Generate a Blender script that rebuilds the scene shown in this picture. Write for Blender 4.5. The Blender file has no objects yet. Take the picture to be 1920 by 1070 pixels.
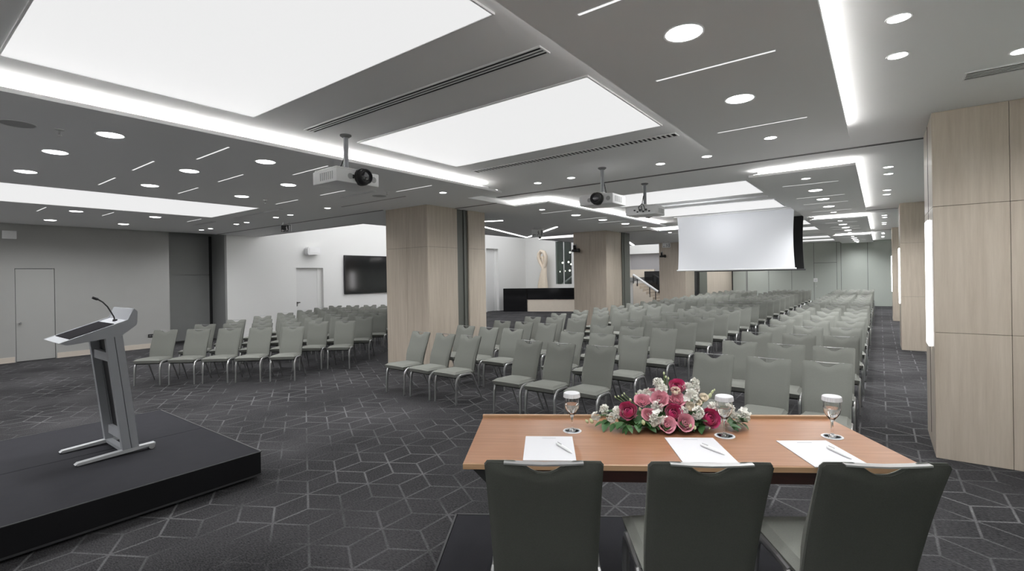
import bpy, bmesh, math, random
from mathutils import Vector, Matrix
random.seed(7)
S = bpy.context.scene
C = S.collection
R = math.radians

# ------------------------------------------------------------------ camera, world, exposure
H = 1.85
YAW, PITCH, ROLL, FPX = -0.6446, -0.0014, -0.016, 917.8
def cam_axes():
    f = Vector((math.sin(YAW)*math.cos(PITCH), math.cos(YAW)*math.cos(PITCH), math.sin(PITCH)))
    r = Vector((math.cos(YAW), -math.sin(YAW), 0)); u = r.cross(f)
    c, s = math.cos(ROLL), math.sin(ROLL)
    return c*r + s*u, -s*r + c*u, f
cam = bpy.data.cameras.new('camera'); cam_o = bpy.data.objects.new('camera', cam); C.objects.link(cam_o)
r_, u_, f_ = cam_axes()
cam_o.matrix_world = Matrix(((r_.x, u_.x, -f_.x, 0), (r_.y, u_.y, -f_.y, 0), (r_.z, u_.z, -f_.z, H), (0, 0, 0, 1)))
cam.sensor_width = 36; cam.lens = FPX/1920*36; cam.shift_y = (518.32-535)/1920; cam.clip_start = .05; cam.clip_end = 200
S.camera = cam_o
w = bpy.data.worlds.new('world'); S.world = w; w.use_nodes = True
w.node_tree.nodes['Background'].inputs[0].default_value = (.9, .95, 1, 1)
w.node_tree.nodes['Background'].inputs[1].default_value = .05
S.cycles.diffuse_bounces = 6; S.cycles.max_bounces = 12; S.cycles.adaptive_threshold = .02
S.view_settings.view_transform = 'Standard'; S.view_settings.look = 'None'
S.view_settings.exposure = 0.0; S.view_settings.gamma = 1.0; S.view_settings.use_curve_mapping = False
SPOT_BIG, SPOT_SMALL = 120.0, 75.0           # watts of the recessed downlights
PANEL_E, LED_E, LINE_E, DISC_E = .83, 25.0, .95, 14.0   # luminous ceilings, cove strips, slim bars, downlight lenses
FOYER_E = 7.0

# ------------------------------------------------------------------ helpers
def box(bm, x0, x1, y0, y1, z0, z1):
    v = [bm.verts.new(p) for p in ((x0,y0,z0),(x1,y0,z0),(x1,y1,z0),(x0,y1,z0),(x0,y0,z1),(x1,y0,z1),(x1,y1,z1),(x0,y1,z1))]
    for f in ((3,2,1,0),(4,5,6,7),(0,1,5,4),(1,2,6,5),(2,3,7,6),(3,0,4,7)): bm.faces.new([v[i] for i in f])
    return v
def B(*boxes, bevel=0, seg=1):
    bm = bmesh.new()
    for b in boxes: box(bm, *b)
    if bevel: bmesh.ops.bevel(bm, geom=bm.edges[:], offset=bevel, segments=seg, affect='EDGES', profile=.5)
    return bm
def tube(bm, pts, rad, n=8, cap=True, flat=1.0):
    pts = [Vector(p) for p in pts]; rads = rad if isinstance(rad, (list, tuple)) else [rad]*len(pts)
    rings = []; up = None
    for i, p in enumerate(pts):
        a = pts[max(i-1, 0)]; b = pts[min(i+1, len(pts)-1)]; t = (b-a).normalized()
        if up is None: up = Vector((1,0,0)) if abs(t.x) < .9 else Vector((0,0,1))
        s = t.cross(up).normalized(); up2 = s.cross(t).normalized(); up = up2
        rings.append([bm.verts.new(p + rads[i]*(math.cos(k*2*math.pi/n)*s*flat + math.sin(k*2*math.pi/n)*up2)) for k in range(n)])
    for i in range(len(rings)-1):
        for k in range(n): bm.faces.new((rings[i][k], rings[i][(k+1)%n], rings[i+1][(k+1)%n], rings[i+1][k]))
    if cap: bm.faces.new(rings[0][::-1]); bm.faces.new(rings[-1])
    return bm
def lathe(bm, prof, n=24, cx=0, cy=0, close=False):
    rings = []
    for r, z in prof:
        if r < 1e-6: rings.append([bm.verts.new((cx, cy, z))])
        else: rings.append([bm.verts.new((cx+r*math.cos(k*2*math.pi/n), cy+r*math.sin(k*2*math.pi/n), z)) for k in range(n)])
    for a, b in zip(rings, rings[1:]):
        for k in range(n):
            k2 = (k+1) % n
            if len(a) == 1 and len(b) == 1: continue
            if len(a) == 1: bm.faces.new((a[0], b[k2], b[k]))
            elif len(b) == 1: bm.faces.new((a[k], a[k2], b[0]))
            else: bm.faces.new((a[k], a[k2], b[k2], b[k]))
    return bm
def prism(bm, poly, axis, a0, a1):
    """poly in the two other axes, extruded along axis 'x','y' or 'z'"""
    def P(p, a):
        return {'x': (a, p[0], p[1]), 'y': (p[0], a, p[1]), 'z': (p[0], p[1], a)}[axis]
    A = [bm.verts.new(P(p, a0)) for p in poly]; Bv = [bm.verts.new(P(p, a1)) for p in poly]
    n = len(poly); bm.faces.new(A); bm.faces.new(Bv[::-1])
    for i in range(n): bm.faces.new((A[i], Bv[i], Bv[(i+1)%n], A[(i+1)%n]))
    return bm
def mesh(bm, name, mat, smooth=False):
    bmesh.ops.recalc_face_normals(bm, faces=bm.faces[:])
    me = bpy.data.meshes.new(name); bm.to_mesh(me); bm.free(); me.materials.append(mat)
    if smooth:
        me.shade_smooth(); me.set_sharp_from_angle(angle=R(40))
    return me
def ob(name, me, parent=None, loc=None, rotz=0):
    o = bpy.data.objects.new(name, me); C.objects.link(o)
    if parent: o.parent = parent
    if loc is not None: o.location = loc
    if rotz: o.rotation_euler = (0, 0, rotz)
    return o
def mk(name, bm, mat, parent=None, smooth=False, loc=None, rotz=0):
    return ob(name, mesh(bm, name, mat, smooth), parent, loc, rotz)
def tag(o, label, cat, group=None, kind=None):
    o['label'] = label; o['category'] = cat
    if group: o['group'] = group
    if kind: o['kind'] = kind
    return o
def thing(name, label, cat, loc=(0,0,0), rotz=0, group=None):
    o = ob(name, None, None, loc, rotz); o.empty_display_size = .1
    return tag(o, label, cat, group)
def struct(name, bm, mat, label=None, parent=None, smooth=False):
    o = mk(name, bm, mat, parent, smooth); o['kind'] = 'structure'
    if label: o['label'] = label
    return o
def sempty(name, label, loc=(0,0,0)):
    o = ob(name, None, None, loc); o['kind'] = 'structure'; o['label'] = label; return o
def dup(root, loc, rotz, label, group=None):
    r = root.copy(); C.objects.link(r); r.location = loc; r.rotation_euler = (0, 0, rotz); r['label'] = label
    if group: r['group'] = group
    for ch in root.children:
        c = ch.copy(); C.objects.link(c); c.parent = r
        for g in ch.children:
            d = g.copy(); C.objects.link(d); d.parent = c
    return r
ORD = ['first','second','third','fourth','fifth','sixth','seventh','eighth','ninth','tenth','eleventh','twelfth','thirteenth','fourteenth','fifteenth','sixteenth','seventeenth','eighteenth','nineteenth','twentieth','twenty-first','twenty-second']

# ------------------------------------------------------------------ materials
def newmat(name):
    m = bpy.data.materials.new(name); m.use_nodes = True
    return m, m.node_tree, m.node_tree.nodes['Principled BSDF']
def plain(name, col, rough=.6, metal=0, noise=0, nscale=30, bump=0, bscale=200, stretch=(1,1,1), spec=.5, sheen=0, coat=0):
    m, nt, p = newmat(name); N = nt.nodes; Lk = nt.links
    p.inputs['Base Color'].default_value = (*col, 1); p.inputs['Roughness'].default_value = rough; p.inputs['Metallic'].default_value = metal
    p.inputs['Specular IOR Level'].default_value = spec
    if sheen: p.inputs['Sheen Weight'].default_value = sheen
    if coat: p.inputs['Coat Weight'].default_value = coat; p.inputs['Coat Roughness'].default_value = .1
    if noise or bump:
        tc = N.new('ShaderNodeTexCoord'); mp = N.new('ShaderNodeMapping'); mp.inputs['Scale'].default_value = stretch
        Lk.new(tc.outputs['Object'], mp.inputs[0])
    if noise:
        nz = N.new('ShaderNodeTexNoise'); nz.inputs['Scale'].default_value = nscale; nz.inputs['Detail'].default_value = 5
        Lk.new(mp.outputs[0], nz.inputs['Vector'])
        mx = N.new('ShaderNodeMix'); mx.data_type = 'RGBA'
        mx.inputs['A'].default_value = (*[c*(1-noise) for c in col], 1); mx.inputs['B'].default_value = (*[min(1, c*(1+noise)) for c in col], 1)
        Lk.new(nz.outputs['Fac'], mx.inputs['Factor']); Lk.new(mx.outputs['Result'], p.inputs['Base Color'])
    if bump:
        nb = N.new('ShaderNodeTexNoise'); nb.inputs['Scale'].default_value = bscale; nb.inputs['Detail'].default_value = 3
        Lk.new(mp.outputs[0], nb.inputs['Vector'])
        bp = N.new('ShaderNodeBump'); bp.inputs['Strength'].default_value = bump; bp.inputs['Distance'].default_value = .002
        Lk.new(nb.outputs['Fac'], bp.inputs['Height']); Lk.new(bp.outputs[0], p.inputs['Normal'])
    return m
def emit(name, col, s):
    m, nt, p = newmat(name)
    p.inputs['Base Color'].default_value = (*col, 1); p.inputs['Emission Color'].default_value = (*col, 1); p.inputs['Emission Strength'].default_value = s
    p.inputs['Roughness'].default_value = .5; p.inputs['Specular IOR Level'].default_value = .1
    if s <= 1.5: p.inputs['Base Color'].default_value = (.05, .05, .05, 1)
    return m
def carpet():
    m, nt, p = newmat('patterned_carpet'); N = nt.nodes; L = nt.links
    def vm(op, a=None, b=None, c=None):
        n = N.new('ShaderNodeVectorMath'); n.operation = op
        for i, q in enumerate((a, b, c)):
            if q is None: continue
            if isinstance(q, tuple): n.inputs[i].default_value = q
            else: L.new(q, n.inputs[i])
        return n
    def ma(op, a, b=None, c=None, clamp=False):
        n = N.new('ShaderNodeMath'); n.operation = op; n.use_clamp = clamp
        for i, q in enumerate((a, b, c)):
            if q is None: continue
            if isinstance(q, (int, float)): n.inputs[i].default_value = q
            else: L.new(q, n.inputs[i])
        return n.outputs[0]
    tc = N.new('ShaderNodeTexCoord'); P = vm('SUBTRACT', tc.outputs['Object'], (-3.21, 1.86, 0)).outputs[0]
    hi, lo = (.25, .433, 1), (-.25, -.433, -1)
    a = vm('WRAP', P, hi, lo).outputs[0]
    b = vm('WRAP', vm('SUBTRACT', P, (.25, .433, 0)).outputs[0], hi, lo).outputs[0]
    la = vm('LENGTH', a).outputs['Value']; lb = vm('LENGTH', b).outputs['Value']
    mx = N.new('ShaderNodeMix'); mx.data_type = 'VECTOR'
    L.new(ma('LESS_THAN', lb, la), mx.inputs['Factor']); L.new(a, mx.inputs[4]); L.new(b, mx.inputs[5]); q = mx.outputs[1]
    ds = [ma('ABSOLUTE', vm('DOT_PRODUCT', q, n_).outputs['Value']) for n_ in ((-.5, .866, 0), (1, 0, 0), (-.5, -.866, 0))]
    d = ma('MINIMUM', ma('MINIMUM', ds[0], ds[1]), ds[2])
    line = ma('SUBTRACT', 1, ma('DIVIDE', ma('SUBTRACT', d, .004), .008, clamp=True))
    n1 = N.new('ShaderNodeTexNoise'); n1.inputs['Scale'].default_value = 1.1; n1.inputs['Detail'].default_value = 3; L.new(tc.outputs['Object'], n1.inputs['Vector'])
    patch = ma('MULTIPLY_ADD', n1.outputs['Fac'], 4.2, -1.62, clamp=True)
    n2 = N.new('ShaderNodeTexNoise'); n2.inputs['Scale'].default_value = 90; n2.inputs['Detail'].default_value = 2; L.new(tc.outputs['Object'], n2.inputs['Vector'])
    fuzz = ma('MULTIPLY_ADD', n2.outputs['Fac'], 1.6, -.25, clamp=True)
    fac = ma('MULTIPLY', ma('MULTIPLY', line, patch), fuzz)
    mp = N.new('ShaderNodeMapping'); mp.inputs['Scale'].default_value = (26, 70, 1); L.new(tc.outputs['Object'], mp.inputs[0])
    n3 = N.new('ShaderNodeTexNoise'); n3.inputs['Scale'].default_value = 1.6; n3.inputs['Detail'].default_value = 6; n3.inputs['Roughness'].default_value = .7; L.new(mp.outputs[0], n3.inputs['Vector'])
    cr = N.new('ShaderNodeValToRGB'); cr.color_ramp.elements[0].position = .33; cr.color_ramp.elements[1].position = .68
    cr.color_ramp.elements[0].color = (.009, .0088, .0097, 1); cr.color_ramp.elements[1].color = (.063, .0615, .0645, 1)
    n4 = N.new('ShaderNodeTexNoise'); n4.inputs['Scale'].default_value = .8; n4.inputs['Detail'].default_value = 4; L.new(tc.outputs['Object'], n4.inputs['Vector'])
    L.new(ma('ADD', n3.outputs['Fac'], ma('MULTIPLY_ADD', n4.outputs['Fac'], .55, -.275)), cr.inputs[0])
    mc = N.new('ShaderNodeMix'); mc.data_type = 'RGBA'; mc.inputs['B'].default_value = (.20, .198, .202, 1)
    L.new(fac, mc.inputs['Factor']); L.new(cr.outputs[0], mc.inputs['A']); L.new(mc.outputs['Result'], p.inputs['Base Color'])
    p.inputs['Roughness'].default_value = .95; p.inputs['Specular IOR Level'].default_value = .15
    bp = N.new('ShaderNodeBump'); bp.inputs['Strength'].default_value = .35; bp.inputs['Distance'].default_value = .004
    L.new(n2.outputs['Fac'], bp.inputs['Height']); L.new(bp.outputs[0], p.inputs['Normal'])
    return m
def veined_stone():
    m, nt, p = newmat('beige_stone'); N = nt.nodes; L = nt.links
    tc = N.new('ShaderNodeTexCoord'); mp = N.new('ShaderNodeMapping'); mp.inputs['Scale'].default_value = (9, 9, .5); L.new(tc.outputs['Object'], mp.inputs[0])
    n1 = N.new('ShaderNodeTexNoise'); n1.inputs['Scale'].default_value = 2.4; n1.inputs['Detail'].default_value = 8; n1.inputs['Roughness'].default_value = .65; L.new(mp.outputs[0], n1.inputs['Vector'])
    cr = N.new('ShaderNodeValToRGB'); e = cr.color_ramp.elements
    e[0].position = .28; e[0].color = (.44, .375, .305, 1); e[1].position = .72; e[1].color = (.57, .50, .42, 1)
    L.new(n1.outputs['Fac'], cr.inputs[0]); L.new(cr.outputs[0], p.inputs['Base Color'])
    p.inputs['Roughness'].default_value = .28; p.inputs['Specular IOR Level'].default_value = .4
    return m
def wood(name, c0, c1, axis_rot=0, rough=.35):
    m, nt, p = newmat(name); N = nt.nodes; L = nt.links
    tc = N.new('ShaderNodeTexCoord'); mp = N.new('ShaderNodeMapping'); mp.inputs['Scale'].default_value = (1.2, 26, 26); mp.inputs['Rotation'].default_value = (0, 0, axis_rot); L.new(tc.outputs['Object'], mp.inputs[0])
    n1 = N.new('ShaderNodeTexNoise'); n1.inputs['Scale'].default_value = 2.2; n1.inputs['Detail'].default_value = 7; n1.inputs['Roughness'].default_value = .6; L.new(mp.outputs[0], n1.inputs['Vector'])
    cr = N.new('ShaderNodeValToRGB'); e = cr.color_ramp.elements
    e[0].position = .3; e[0].color = (*c0, 1); e[1].position = .7; e[1].color = (*c1, 1)
    L.new(n1.outputs['Fac'], cr.inputs[0]); L.new(cr.outputs[0], p.inputs['Base Color']); p.inputs['Roughness'].default_value = rough
    return m
def glassmat(name, col=(1,1,1), rough=0, ior=1.45):
    m, nt, p = newmat(name)
    p.inputs['Base Color'].default_value = (*col, 1); p.inputs['Transmission Weight'].default_value = 1; p.inputs['Roughness'].default_value = rough; p.inputs['IOR'].default_value = ior
    return m
M = dict(
    carpet=carpet(), stone=veined_stone(),
    ceil=plain('white_ceiling_paint', (.90, .90, .90), .8), ceil2=plain('white_soffit_paint', (.90, .90, .90), .8),
    wall_dark=plain('grey_wall_paint', (.36, .36, .345), .75, noise=.03, nscale=3), wall_white=plain('white_wall_paint', (.78, .78, .765), .7),
    wall_panel=plain('grey_green_wall_panel', (.41, .44, .405), .55), joint=plain('dark_joint', (.03, .03, .03), .8),
    alcove=plain('charcoal_partition', (.27, .275, .27), .5, noise=.05, nscale=4), skirting=plain('beige_skirting', (.58, .52, .45), .5, noise=.06, nscale=12),
    olive=plain('olive_grey_metal_post', (.12, .125, .11), .4), door=plain('grey_door_paint', (.38, .38, .365), .55), door_white=plain('white_door_paint', (.72, .72, .71), .5),
    mat=plain('lectern_mat', (.012, .011, .013), .95, spec=.05), footalu=plain('light_aluminium', (.48, .49, .50), .45, .2), steel=plain('satin_steel', (.55, .55, .55), .35, 1), chrome=plain('polished_steel', (.75, .75, .75), .18, 1), tube=plain('grey_metal_tube', (.46, .46, .46), .32, .85),
    alu=plain('silver_painted_aluminium', (.34, .35, .37), .45, .2), alu_dark=plain('dark_aluminium', (.17, .17, .175), .45, .5), track=plain('track_grey', (.10, .10, .10), .6),
    black=plain('matte_black', (.012, .012, .013), .5), blackgloss=plain('gloss_black', (.008, .008, .009), .08, coat=.3), slot=plain('slot_black', (.01, .01, .01), .9),
    stage=plain('dark_stage_vinyl', (.022, .022, .026), .8, spec=.12, noise=.12, nscale=9, bump=.2, bscale=120), trimdark=plain('black_edge_trim', (.035, .035, .037), .5), skirt=plain('black_skirt', (.006, .006, .007), .7, spec=.2),
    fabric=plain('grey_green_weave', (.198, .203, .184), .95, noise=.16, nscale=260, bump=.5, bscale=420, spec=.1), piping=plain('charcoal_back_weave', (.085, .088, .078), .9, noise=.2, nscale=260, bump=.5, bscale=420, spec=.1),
    white=plain('white_plastic', (.78, .78, .78), .35), offwhite=plain('projector_white', (.84, .84, .84), .4), grille=plain('grey_grille', (.42, .42, .42), .6), grey=plain('mid_grey', (.32, .32, .32), .5),
    paper=plain('white_paper', (.67, .67, .69), .7), print=plain('grey_print', (.45, .45, .48), .7), screen=plain('white_projection_cloth', (.86, .87, .90), .85),
    table=wood('cherry_veneer', (.27, .125, .066), (.37, .19, .105), rough=.3), edge=wood('light_wood_edge', (.38, .23, .125), (.46, .29, .17)), mahogany=wood('dark_mahogany', (.035, .010, .009), (.060, .017, .014)),
    glass=glassmat('clear_glass'), water=glassmat('water', (.98, .99, 1), 0, 1.33), pane=glassmat('greenish_pane', (.82, .92, .88), .02),
    lens=plain('lens_glass', (.02, .02, .025), .05, coat=1), coaster=plain('coaster_print', (.30, .35, .41), .6, noise=.6, nscale=120),
    panelE=emit('luminous_ceiling_cloth', (1, 1, 1), PANEL_E), ledE=emit('cove_led', (1, .99, .97), LED_E), lineE=emit('slim_bar_light', (1, 1, 1), LINE_E), discE=emit('downlight_lens', (1, .99, .97), DISC_E),
    foyerE=emit('foyer_led', (1, .98, .98), FOYER_E), foyerfillE=emit('foyer_fill_panel', (.97, .98, 1), 2.3), dimledE=emit('dim_cove_led', (1, .99, .97), 5.0), ledLE=emit('left_cove_led', (1, .99, .97), 62.0), washE=emit('foyer_fill_led', (1, .98, .97), 42.0), globeE=emit('globe_lamp', (1, .93, .85), 2.5), pillarE=emit('pillar_light', (1, .99, 1), 6.0),
    cream=plain('cream_stone', (.74, .66, .56), .5, noise=.06, nscale=8), sculpt=plain('cream_sculpture', (.76, .66, .54), .5, noise=.08, nscale=10), greenroom=plain('green_grey_room', (.16, .20, .18), .7),
    green=plain('exit_green', (.02, .16, .08), .5), wallgrey=plain('foyer_grey_wall', (.46, .45, .46), .7),
    rose=plain('magenta_petal', (.55, .030, .16), .55, noise=.3, nscale=40, sheen=.3), lis=plain('dusty_pink_petal', (.74, .36, .43), .6, noise=.18, nscale=60), whitep=plain('white_petal', (.86, .85, .80), .6, noise=.08, nscale=60),
    creamp=plain('cream_petal', (.84, .77, .66), .6, noise=.1, nscale=60), bud=plain('green_white_bud', (.58, .64, .38), .6), leaf=plain('leaf_green', (.035, .105, .028), .45, noise=.4, nscale=25), stemm=plain('stem_green', (.12, .20, .06), .6),
)
# ------------------------------------------------------------------ the room
LH, LL, LIP = 3.38, 3.27, .035
TX0, TX1, AX1, CX0 = -5.15, -1.57, -.245, -5.94
WL, WR, FAR, REAR, FZ = -16.3, 1.7, 31.2, -3.2, 5.2
IX = -10.77     # left edge of the foyer's low ceiling
BAY = 8.04
struct('floor', B((-18, 1.9, -3.4, 31.5, -.06, 0)), M['carpet'], 'dark grey carpet woven with a pale broken cube pattern')
struct('ceiling', B((-8.3, WR, REAR, FAR, LH, LH+.06), (IX, -8.3, 7.9, 15.1, LH, LH+.06), (IX, -8.3, 16.14, 23.1, LH, LH+.06), (-17.6, -8.3, REAR, 7.9, LH, LH+.06)), M['ceil'], 'white upper ceiling of the hall')
struct('ceiling_foyer', B((-17.6, -7.05, 7.8, FAR, FZ, FZ+.06)), M['ceil'], 'higher white ceiling over the foyer')
struct('trim_1', B((-17.6, IX, 7.8, 7.9, LL, FZ), (IX, IX+.1, 7.8, 15.1, LL, FZ), (IX, -8.3, 15.0, 15.1, LL, FZ), (-8.4, -8.3, 15.1, 16.14, LL, FZ), (IX, -8.3, 16.14, 16.24, LL, FZ), (IX, IX+.1, 16.14, 23.1, LL, FZ), (IX, -8.3, 23.0, 23.1, LL, FZ), (-8.4, -8.3, 23.1, FAR, LL, FZ)), M['ceil'], 'bulkhead where the hall ceiling steps up to the foyer')

def soffit(name, label, slabs, cores, leds, led='ledE'):
    bm = bmesh.new()
    for (x0, x1, y0, y1) in slabs: box(bm, x0, x1, y0, y1, LL, LL+LIP)
    for (x0, x1, y0, y1) in cores: box(bm, x0, x1, y0, y1, LL+LIP, LH)
    o = struct(name, bm, M['ceil2'], label)
    for (x0, x1, y0, y1) in leds:
        mk('cove_light_strip', B((x0, x1, y0, y1, LL+LIP, LL+LIP+.012)), M[led], o)
    return o
sl, co, le = [(WL, TX0, REAR, 6.6), (WL, CX0, 6.6, 7.9), (IX, CX0, 7.9, 8.07)], [(WL, TX0-.16, REAR, 6.44), (WL, CX0-.1, 6.44, 7.9), (-8.3, CX0-.1, 7.9, 8.23)], [(TX0-.08, TX0-.06, REAR, 6.15)]
for k in range(3):
    y0 = 8.07+BAY*k; y1 = min(y0+6.57, FAR)
    sl += [(-8.3, TX0, y0, y1), (IX, -8.3, y0, (15.1, 23.1, y0)[k]), (-8.3, CX0, y1, min(y0+BAY, FAR))]
    co += [(-8.3, TX0-.16, y0+.16, y1-.1), (-8.3, CX0-.1, y1-.1, min(y0+BAY+.2, FAR))]
    le += [(TX0-.08, TX0-.06, y0+.06, y1-.1), (CX0+.03, TX0-.06, y0+.06, y0+.08)]
sl = [q for q in sl if q[3]-q[2] > .01]
soffit('soffit_left', 'wide dropped ceiling on the left with cove lighting along its edge', sl, co, le, 'ledLE')
sa = soffit('soffit_near_right', 'dropped ceiling band overhead with a lit cove on its right edge', [(TX1, AX1, REAR, 6.6)], [(TX1+.1, AX1-.16, REAR, 6.5)], [(AX1-.08, AX1-.06, REAR, 6.2)])
mk('cove_light_strip', B((TX1+.05, TX1+.07, REAR, 6.4, LL+LIP, LL+LIP+.012)), M['dimledE'], sa)
for k in range(3):
    y0 = 8.07+BAY*k; y1 = min(y0+6.57, FAR)
    soffit('soffit_%s_right' % ('second', 'third', 'fourth')[k], 'dropped ceiling band of the %s bay, glowing along front and right edges' % ('second', 'third', 'fourth')[k],
           [(TX1, AX1, y0, y1)], [(TX1+.1, AX1-.16, y0+.16, y1-.1)], [(AX1-.08, AX1-.06, y0+.06, y1-.1), (TX1+.06, AX1-.06, y0+.06, y0+.08)])
bm = bmesh.new()
for k in range(3): box(bm, CX0, WR if k == 0 else .4, 7.43+BAY*k, 7.465+BAY*k, LH-.005, LH); box(bm, CX0, WR if k == 0 else .4, 7.49+BAY*k, 7.50+BAY*k, LH-.004, LH)
for k in range(3): box(bm, -8.2, CX0, 7.43+BAY*k, 7.465+BAY*k, LL-.005, LL)
box(bm, -11.6, -8.3, 6.56, 6.6, LL-.005, LL); box(bm, -16.2, -11.6, 6.56, 6.6, LL-.005, LL); box(bm, -8.5, -6.6, 5.72, 5.74, LL-.004, LL)
struct('trim_2', bm, M['track'], 'dark ceiling tracks for the folding partitions')

def wall_along_y(name, x0, x1, y0, y1, z1, holes, mat, label):
    bm = bmesh.new(); y = y0
    for (a, b, h) in holes:
        box(bm, x0, x1, y, a, 0, z1)
        if h < z1: box(bm, x0, x1, a, b, h, z1)
        y = b
    box(bm, x0, x1, y, y1, 0, z1)
    return struct(name, bm, mat, label)
wall_along_y('wall_left', WL-.25, WL, REAR, 5.32, LH, [(2.18, 2.88, 2.215)], M['wall_dark'], 'plain grey wall on the left behind the lectern')
wall_along_y('wall_foyer_left', WL-.25, WL, 6.87, 7.9, LH, [], M['wall_white'], 'pale wall corner between the alcove and the foyer')
wall_along_y('wall_foyer', WL-.25, WL, 7.9, 23.2, FZ, [(9.14, 10.18, 2.25), (19.5, 20.5, 3.3)], M['wall_white'], 'white foyer wall with television and doors')
al = struct('wall_alcove', B((-17.45, -17.25, 5.2, 6.95, 0, LH), (-17.25, WL-.25, 5.22, 5.32, 0, LH), (-17.25, WL, 6.81, 6.87, 0, LH)), M['alcove'], 'dark recess in the left wall where the partition is parked')
for z0, z1 in ((.01, 2.03), (2.05, LL)):
    mk('partition_leaf', B((-17.25, -17.215, 5.34, 6.72, z0, z1)), M['alcove'], al)
mk('shadow_gap', B((-17.25, -17.22, 6.72, 6.81, 0, LL)), M['black'], al)
mk('floor_track', B((-17.2, -17.0, 5.34, 6.7, 0, .02)), M['black'], al)
struct('wall_right', B((WR, WR+.2, REAR, FAR, 0, LH)), M['wall_panel'], 'grey-green wall behind the right-hand pillars')
struct('wall_rear', B((-17.6, WR+.2, REAR-.2, REAR, 0, LH)), M['wall_white'], 'white wall behind the camera')
struct('baseboard_left', B((WL, WL+.015, REAR, 2.16, 0, .13), (WL, WL+.015, 2.9, 5.32, 0, .13)), M['skirting'], 'beige stone skirting along the left wall')
struct('baseboard_foyer', B((WL, WL+.015, 6.82, 9.12, 0, .13), (WL, WL+.015, 10.2, 19.46, 0, .13), (WL, WL+.015, 20.54, 23, 0, .13)), M['wall_white'])
# far wall with its panels
wf = struct('wall_far', B((-8.4, WR, FAR, FAR+.2, 0, LH)), M['joint'], 'far wall of grey-green panels with a flush door')
xs = [-7.0, -6.27, -6.2, -5.09, -3.94, -2.87]
for a, b in zip(xs, xs[1:]):
    mk('wall_panel', B((a+.008, b-.008, FAR-.015, FAR, .01, LL+.1)), M['alcove'] if (a, b) == (-6.27, -6.2) else M['wall_panel'], wf)
for a, b in ((-1.83, -1.64), (-1.64, -.5), (-.5, WR)):
    mk('wall_panel', B((a+.008, b-.008, FAR-.015, FAR, .01, LL+.1)), M['wall_panel'], wf)
mk('wall_panel', B((-2.87+.008, -1.838, FAR-.015, FAR, 2.30, LL+.1)), M['wall_panel'], wf)
d = struct('door_4', B((-2.862, -1.838, FAR-.012, FAR, .01, 2.285)), M['wall_panel'], 'flush grey-green door in the far wall')
mk('door_handle', B((-2.80, -2.74, FAR-.05, FAR-.012, 1.02, 1.05)), M['steel'], d)
t = thing('door_notice', 'small white notice on the far wall beside the flush door', 'sign', (-2.80, FAR-.02, 1.36))
mk('plate', B((-.09, .09, -.012, 0, -.10, .10), bevel=.004), M['white'], t); mk('printed_line', B((-.06, .06, -.014, -.0121, -.05, -.03), (-.06, .06, -.014, -.0121, -.0, .02)), M['print'], t)

# foyer back wall, window and stair hall
bm = B((WL, -14.28, 23.0, 23.2, 0, FZ), (-13.22, -12.9, 23.0, 23.2, 0, FZ), (-14.28, -13.22, 23.0, 23.2, 0, 1.36), (-14.28, -13.22, 23.0, 23.2, 3.72, FZ), (-13.1, -12.9, 23.2, 30.2, 0, FZ))
struct('wall_back', bm, M['wall_white'], 'white back wall of the foyer behind the reception desk')
struct('wall_window_room', B((-14.6, -13.1, 25.2, 25.3, .8, FZ), (-14.7, -14.6, 23.2, 25.3, .8, FZ)), M['greenroom'], 'green-grey wall seen through the foyer glass')
wn = sempty('window_1', 'tall two-part glass panel in the foyer back wall')
mk('pane', B((-14.26, -13.78, 23.05, 23.06, 1.38, 3.7)), M['pane'], wn); mk('pane', B((-13.74, -13.25, 23.05, 23.06, 1.38, 3.7)), M['pane'], wn)
mk('mullion', B((-13.78, -13.74, 23.02, 23.1, 1.36, 3.72)), M['white'], wn)
mk('frame', B((-14.29, -14.26, 22.98, 23.1, 1.36, 3.74), (-13.25, -13.20, 22.98, 23.1, 1.36, 3.74), (-14.29, -13.2, 22.98, 23.1, 3.70, 3.74)), M['white'], wn)
t = thing('globe_lamp_cluster', 'cluster of small glowing globes hanging behind the foyer glass', 'lamp', (-13.8, 24, FZ-.4))
for (x, z) in ((-14.1, 2.85), (-13.35, 3.12), (-13.82, 2.55), (-13.45, 2.58), (-13.28, 2.45), (-14.02, 2.05), (-13.7, 2.08), (-13.38, 2.1)):
    bm = bmesh.new(); bmesh.ops.create_uvsphere(bm, u_segments=10, v_segments=6, radius=.055, matrix=Matrix.Translation((x*24/23+13.8, 0, z-(FZ-.4))))
    g = mk('globe', bm, M['globeE'], t, True)
    mk('wire', B((x*24/23+13.797, x*24/23+13.803, -.003, .003, z-(FZ-.4)+.05, .4)), M['black'], g)
bm = bmesh.new(); tube(bm, [(-14.4, 23.9, 1.35), (-13.2, 23.9, 2.15)], .045, 6)
tag(mk('sloping_handrail', bm, M['white'], smooth=True), 'white sloping handrail seen through the foyer glass', 'handrail')
struct('wall_stair', B((-13.0, -8.3, 30.0, 30.2, 0, FZ)), M['wallgrey'], 'grey wall behind the stairs')
struct('trim_3', B((-13.0, -8.4, 29.6, 30.0, 3.12, FZ)), M['wall_white'], 'white bulkhead above the stairs')
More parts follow.
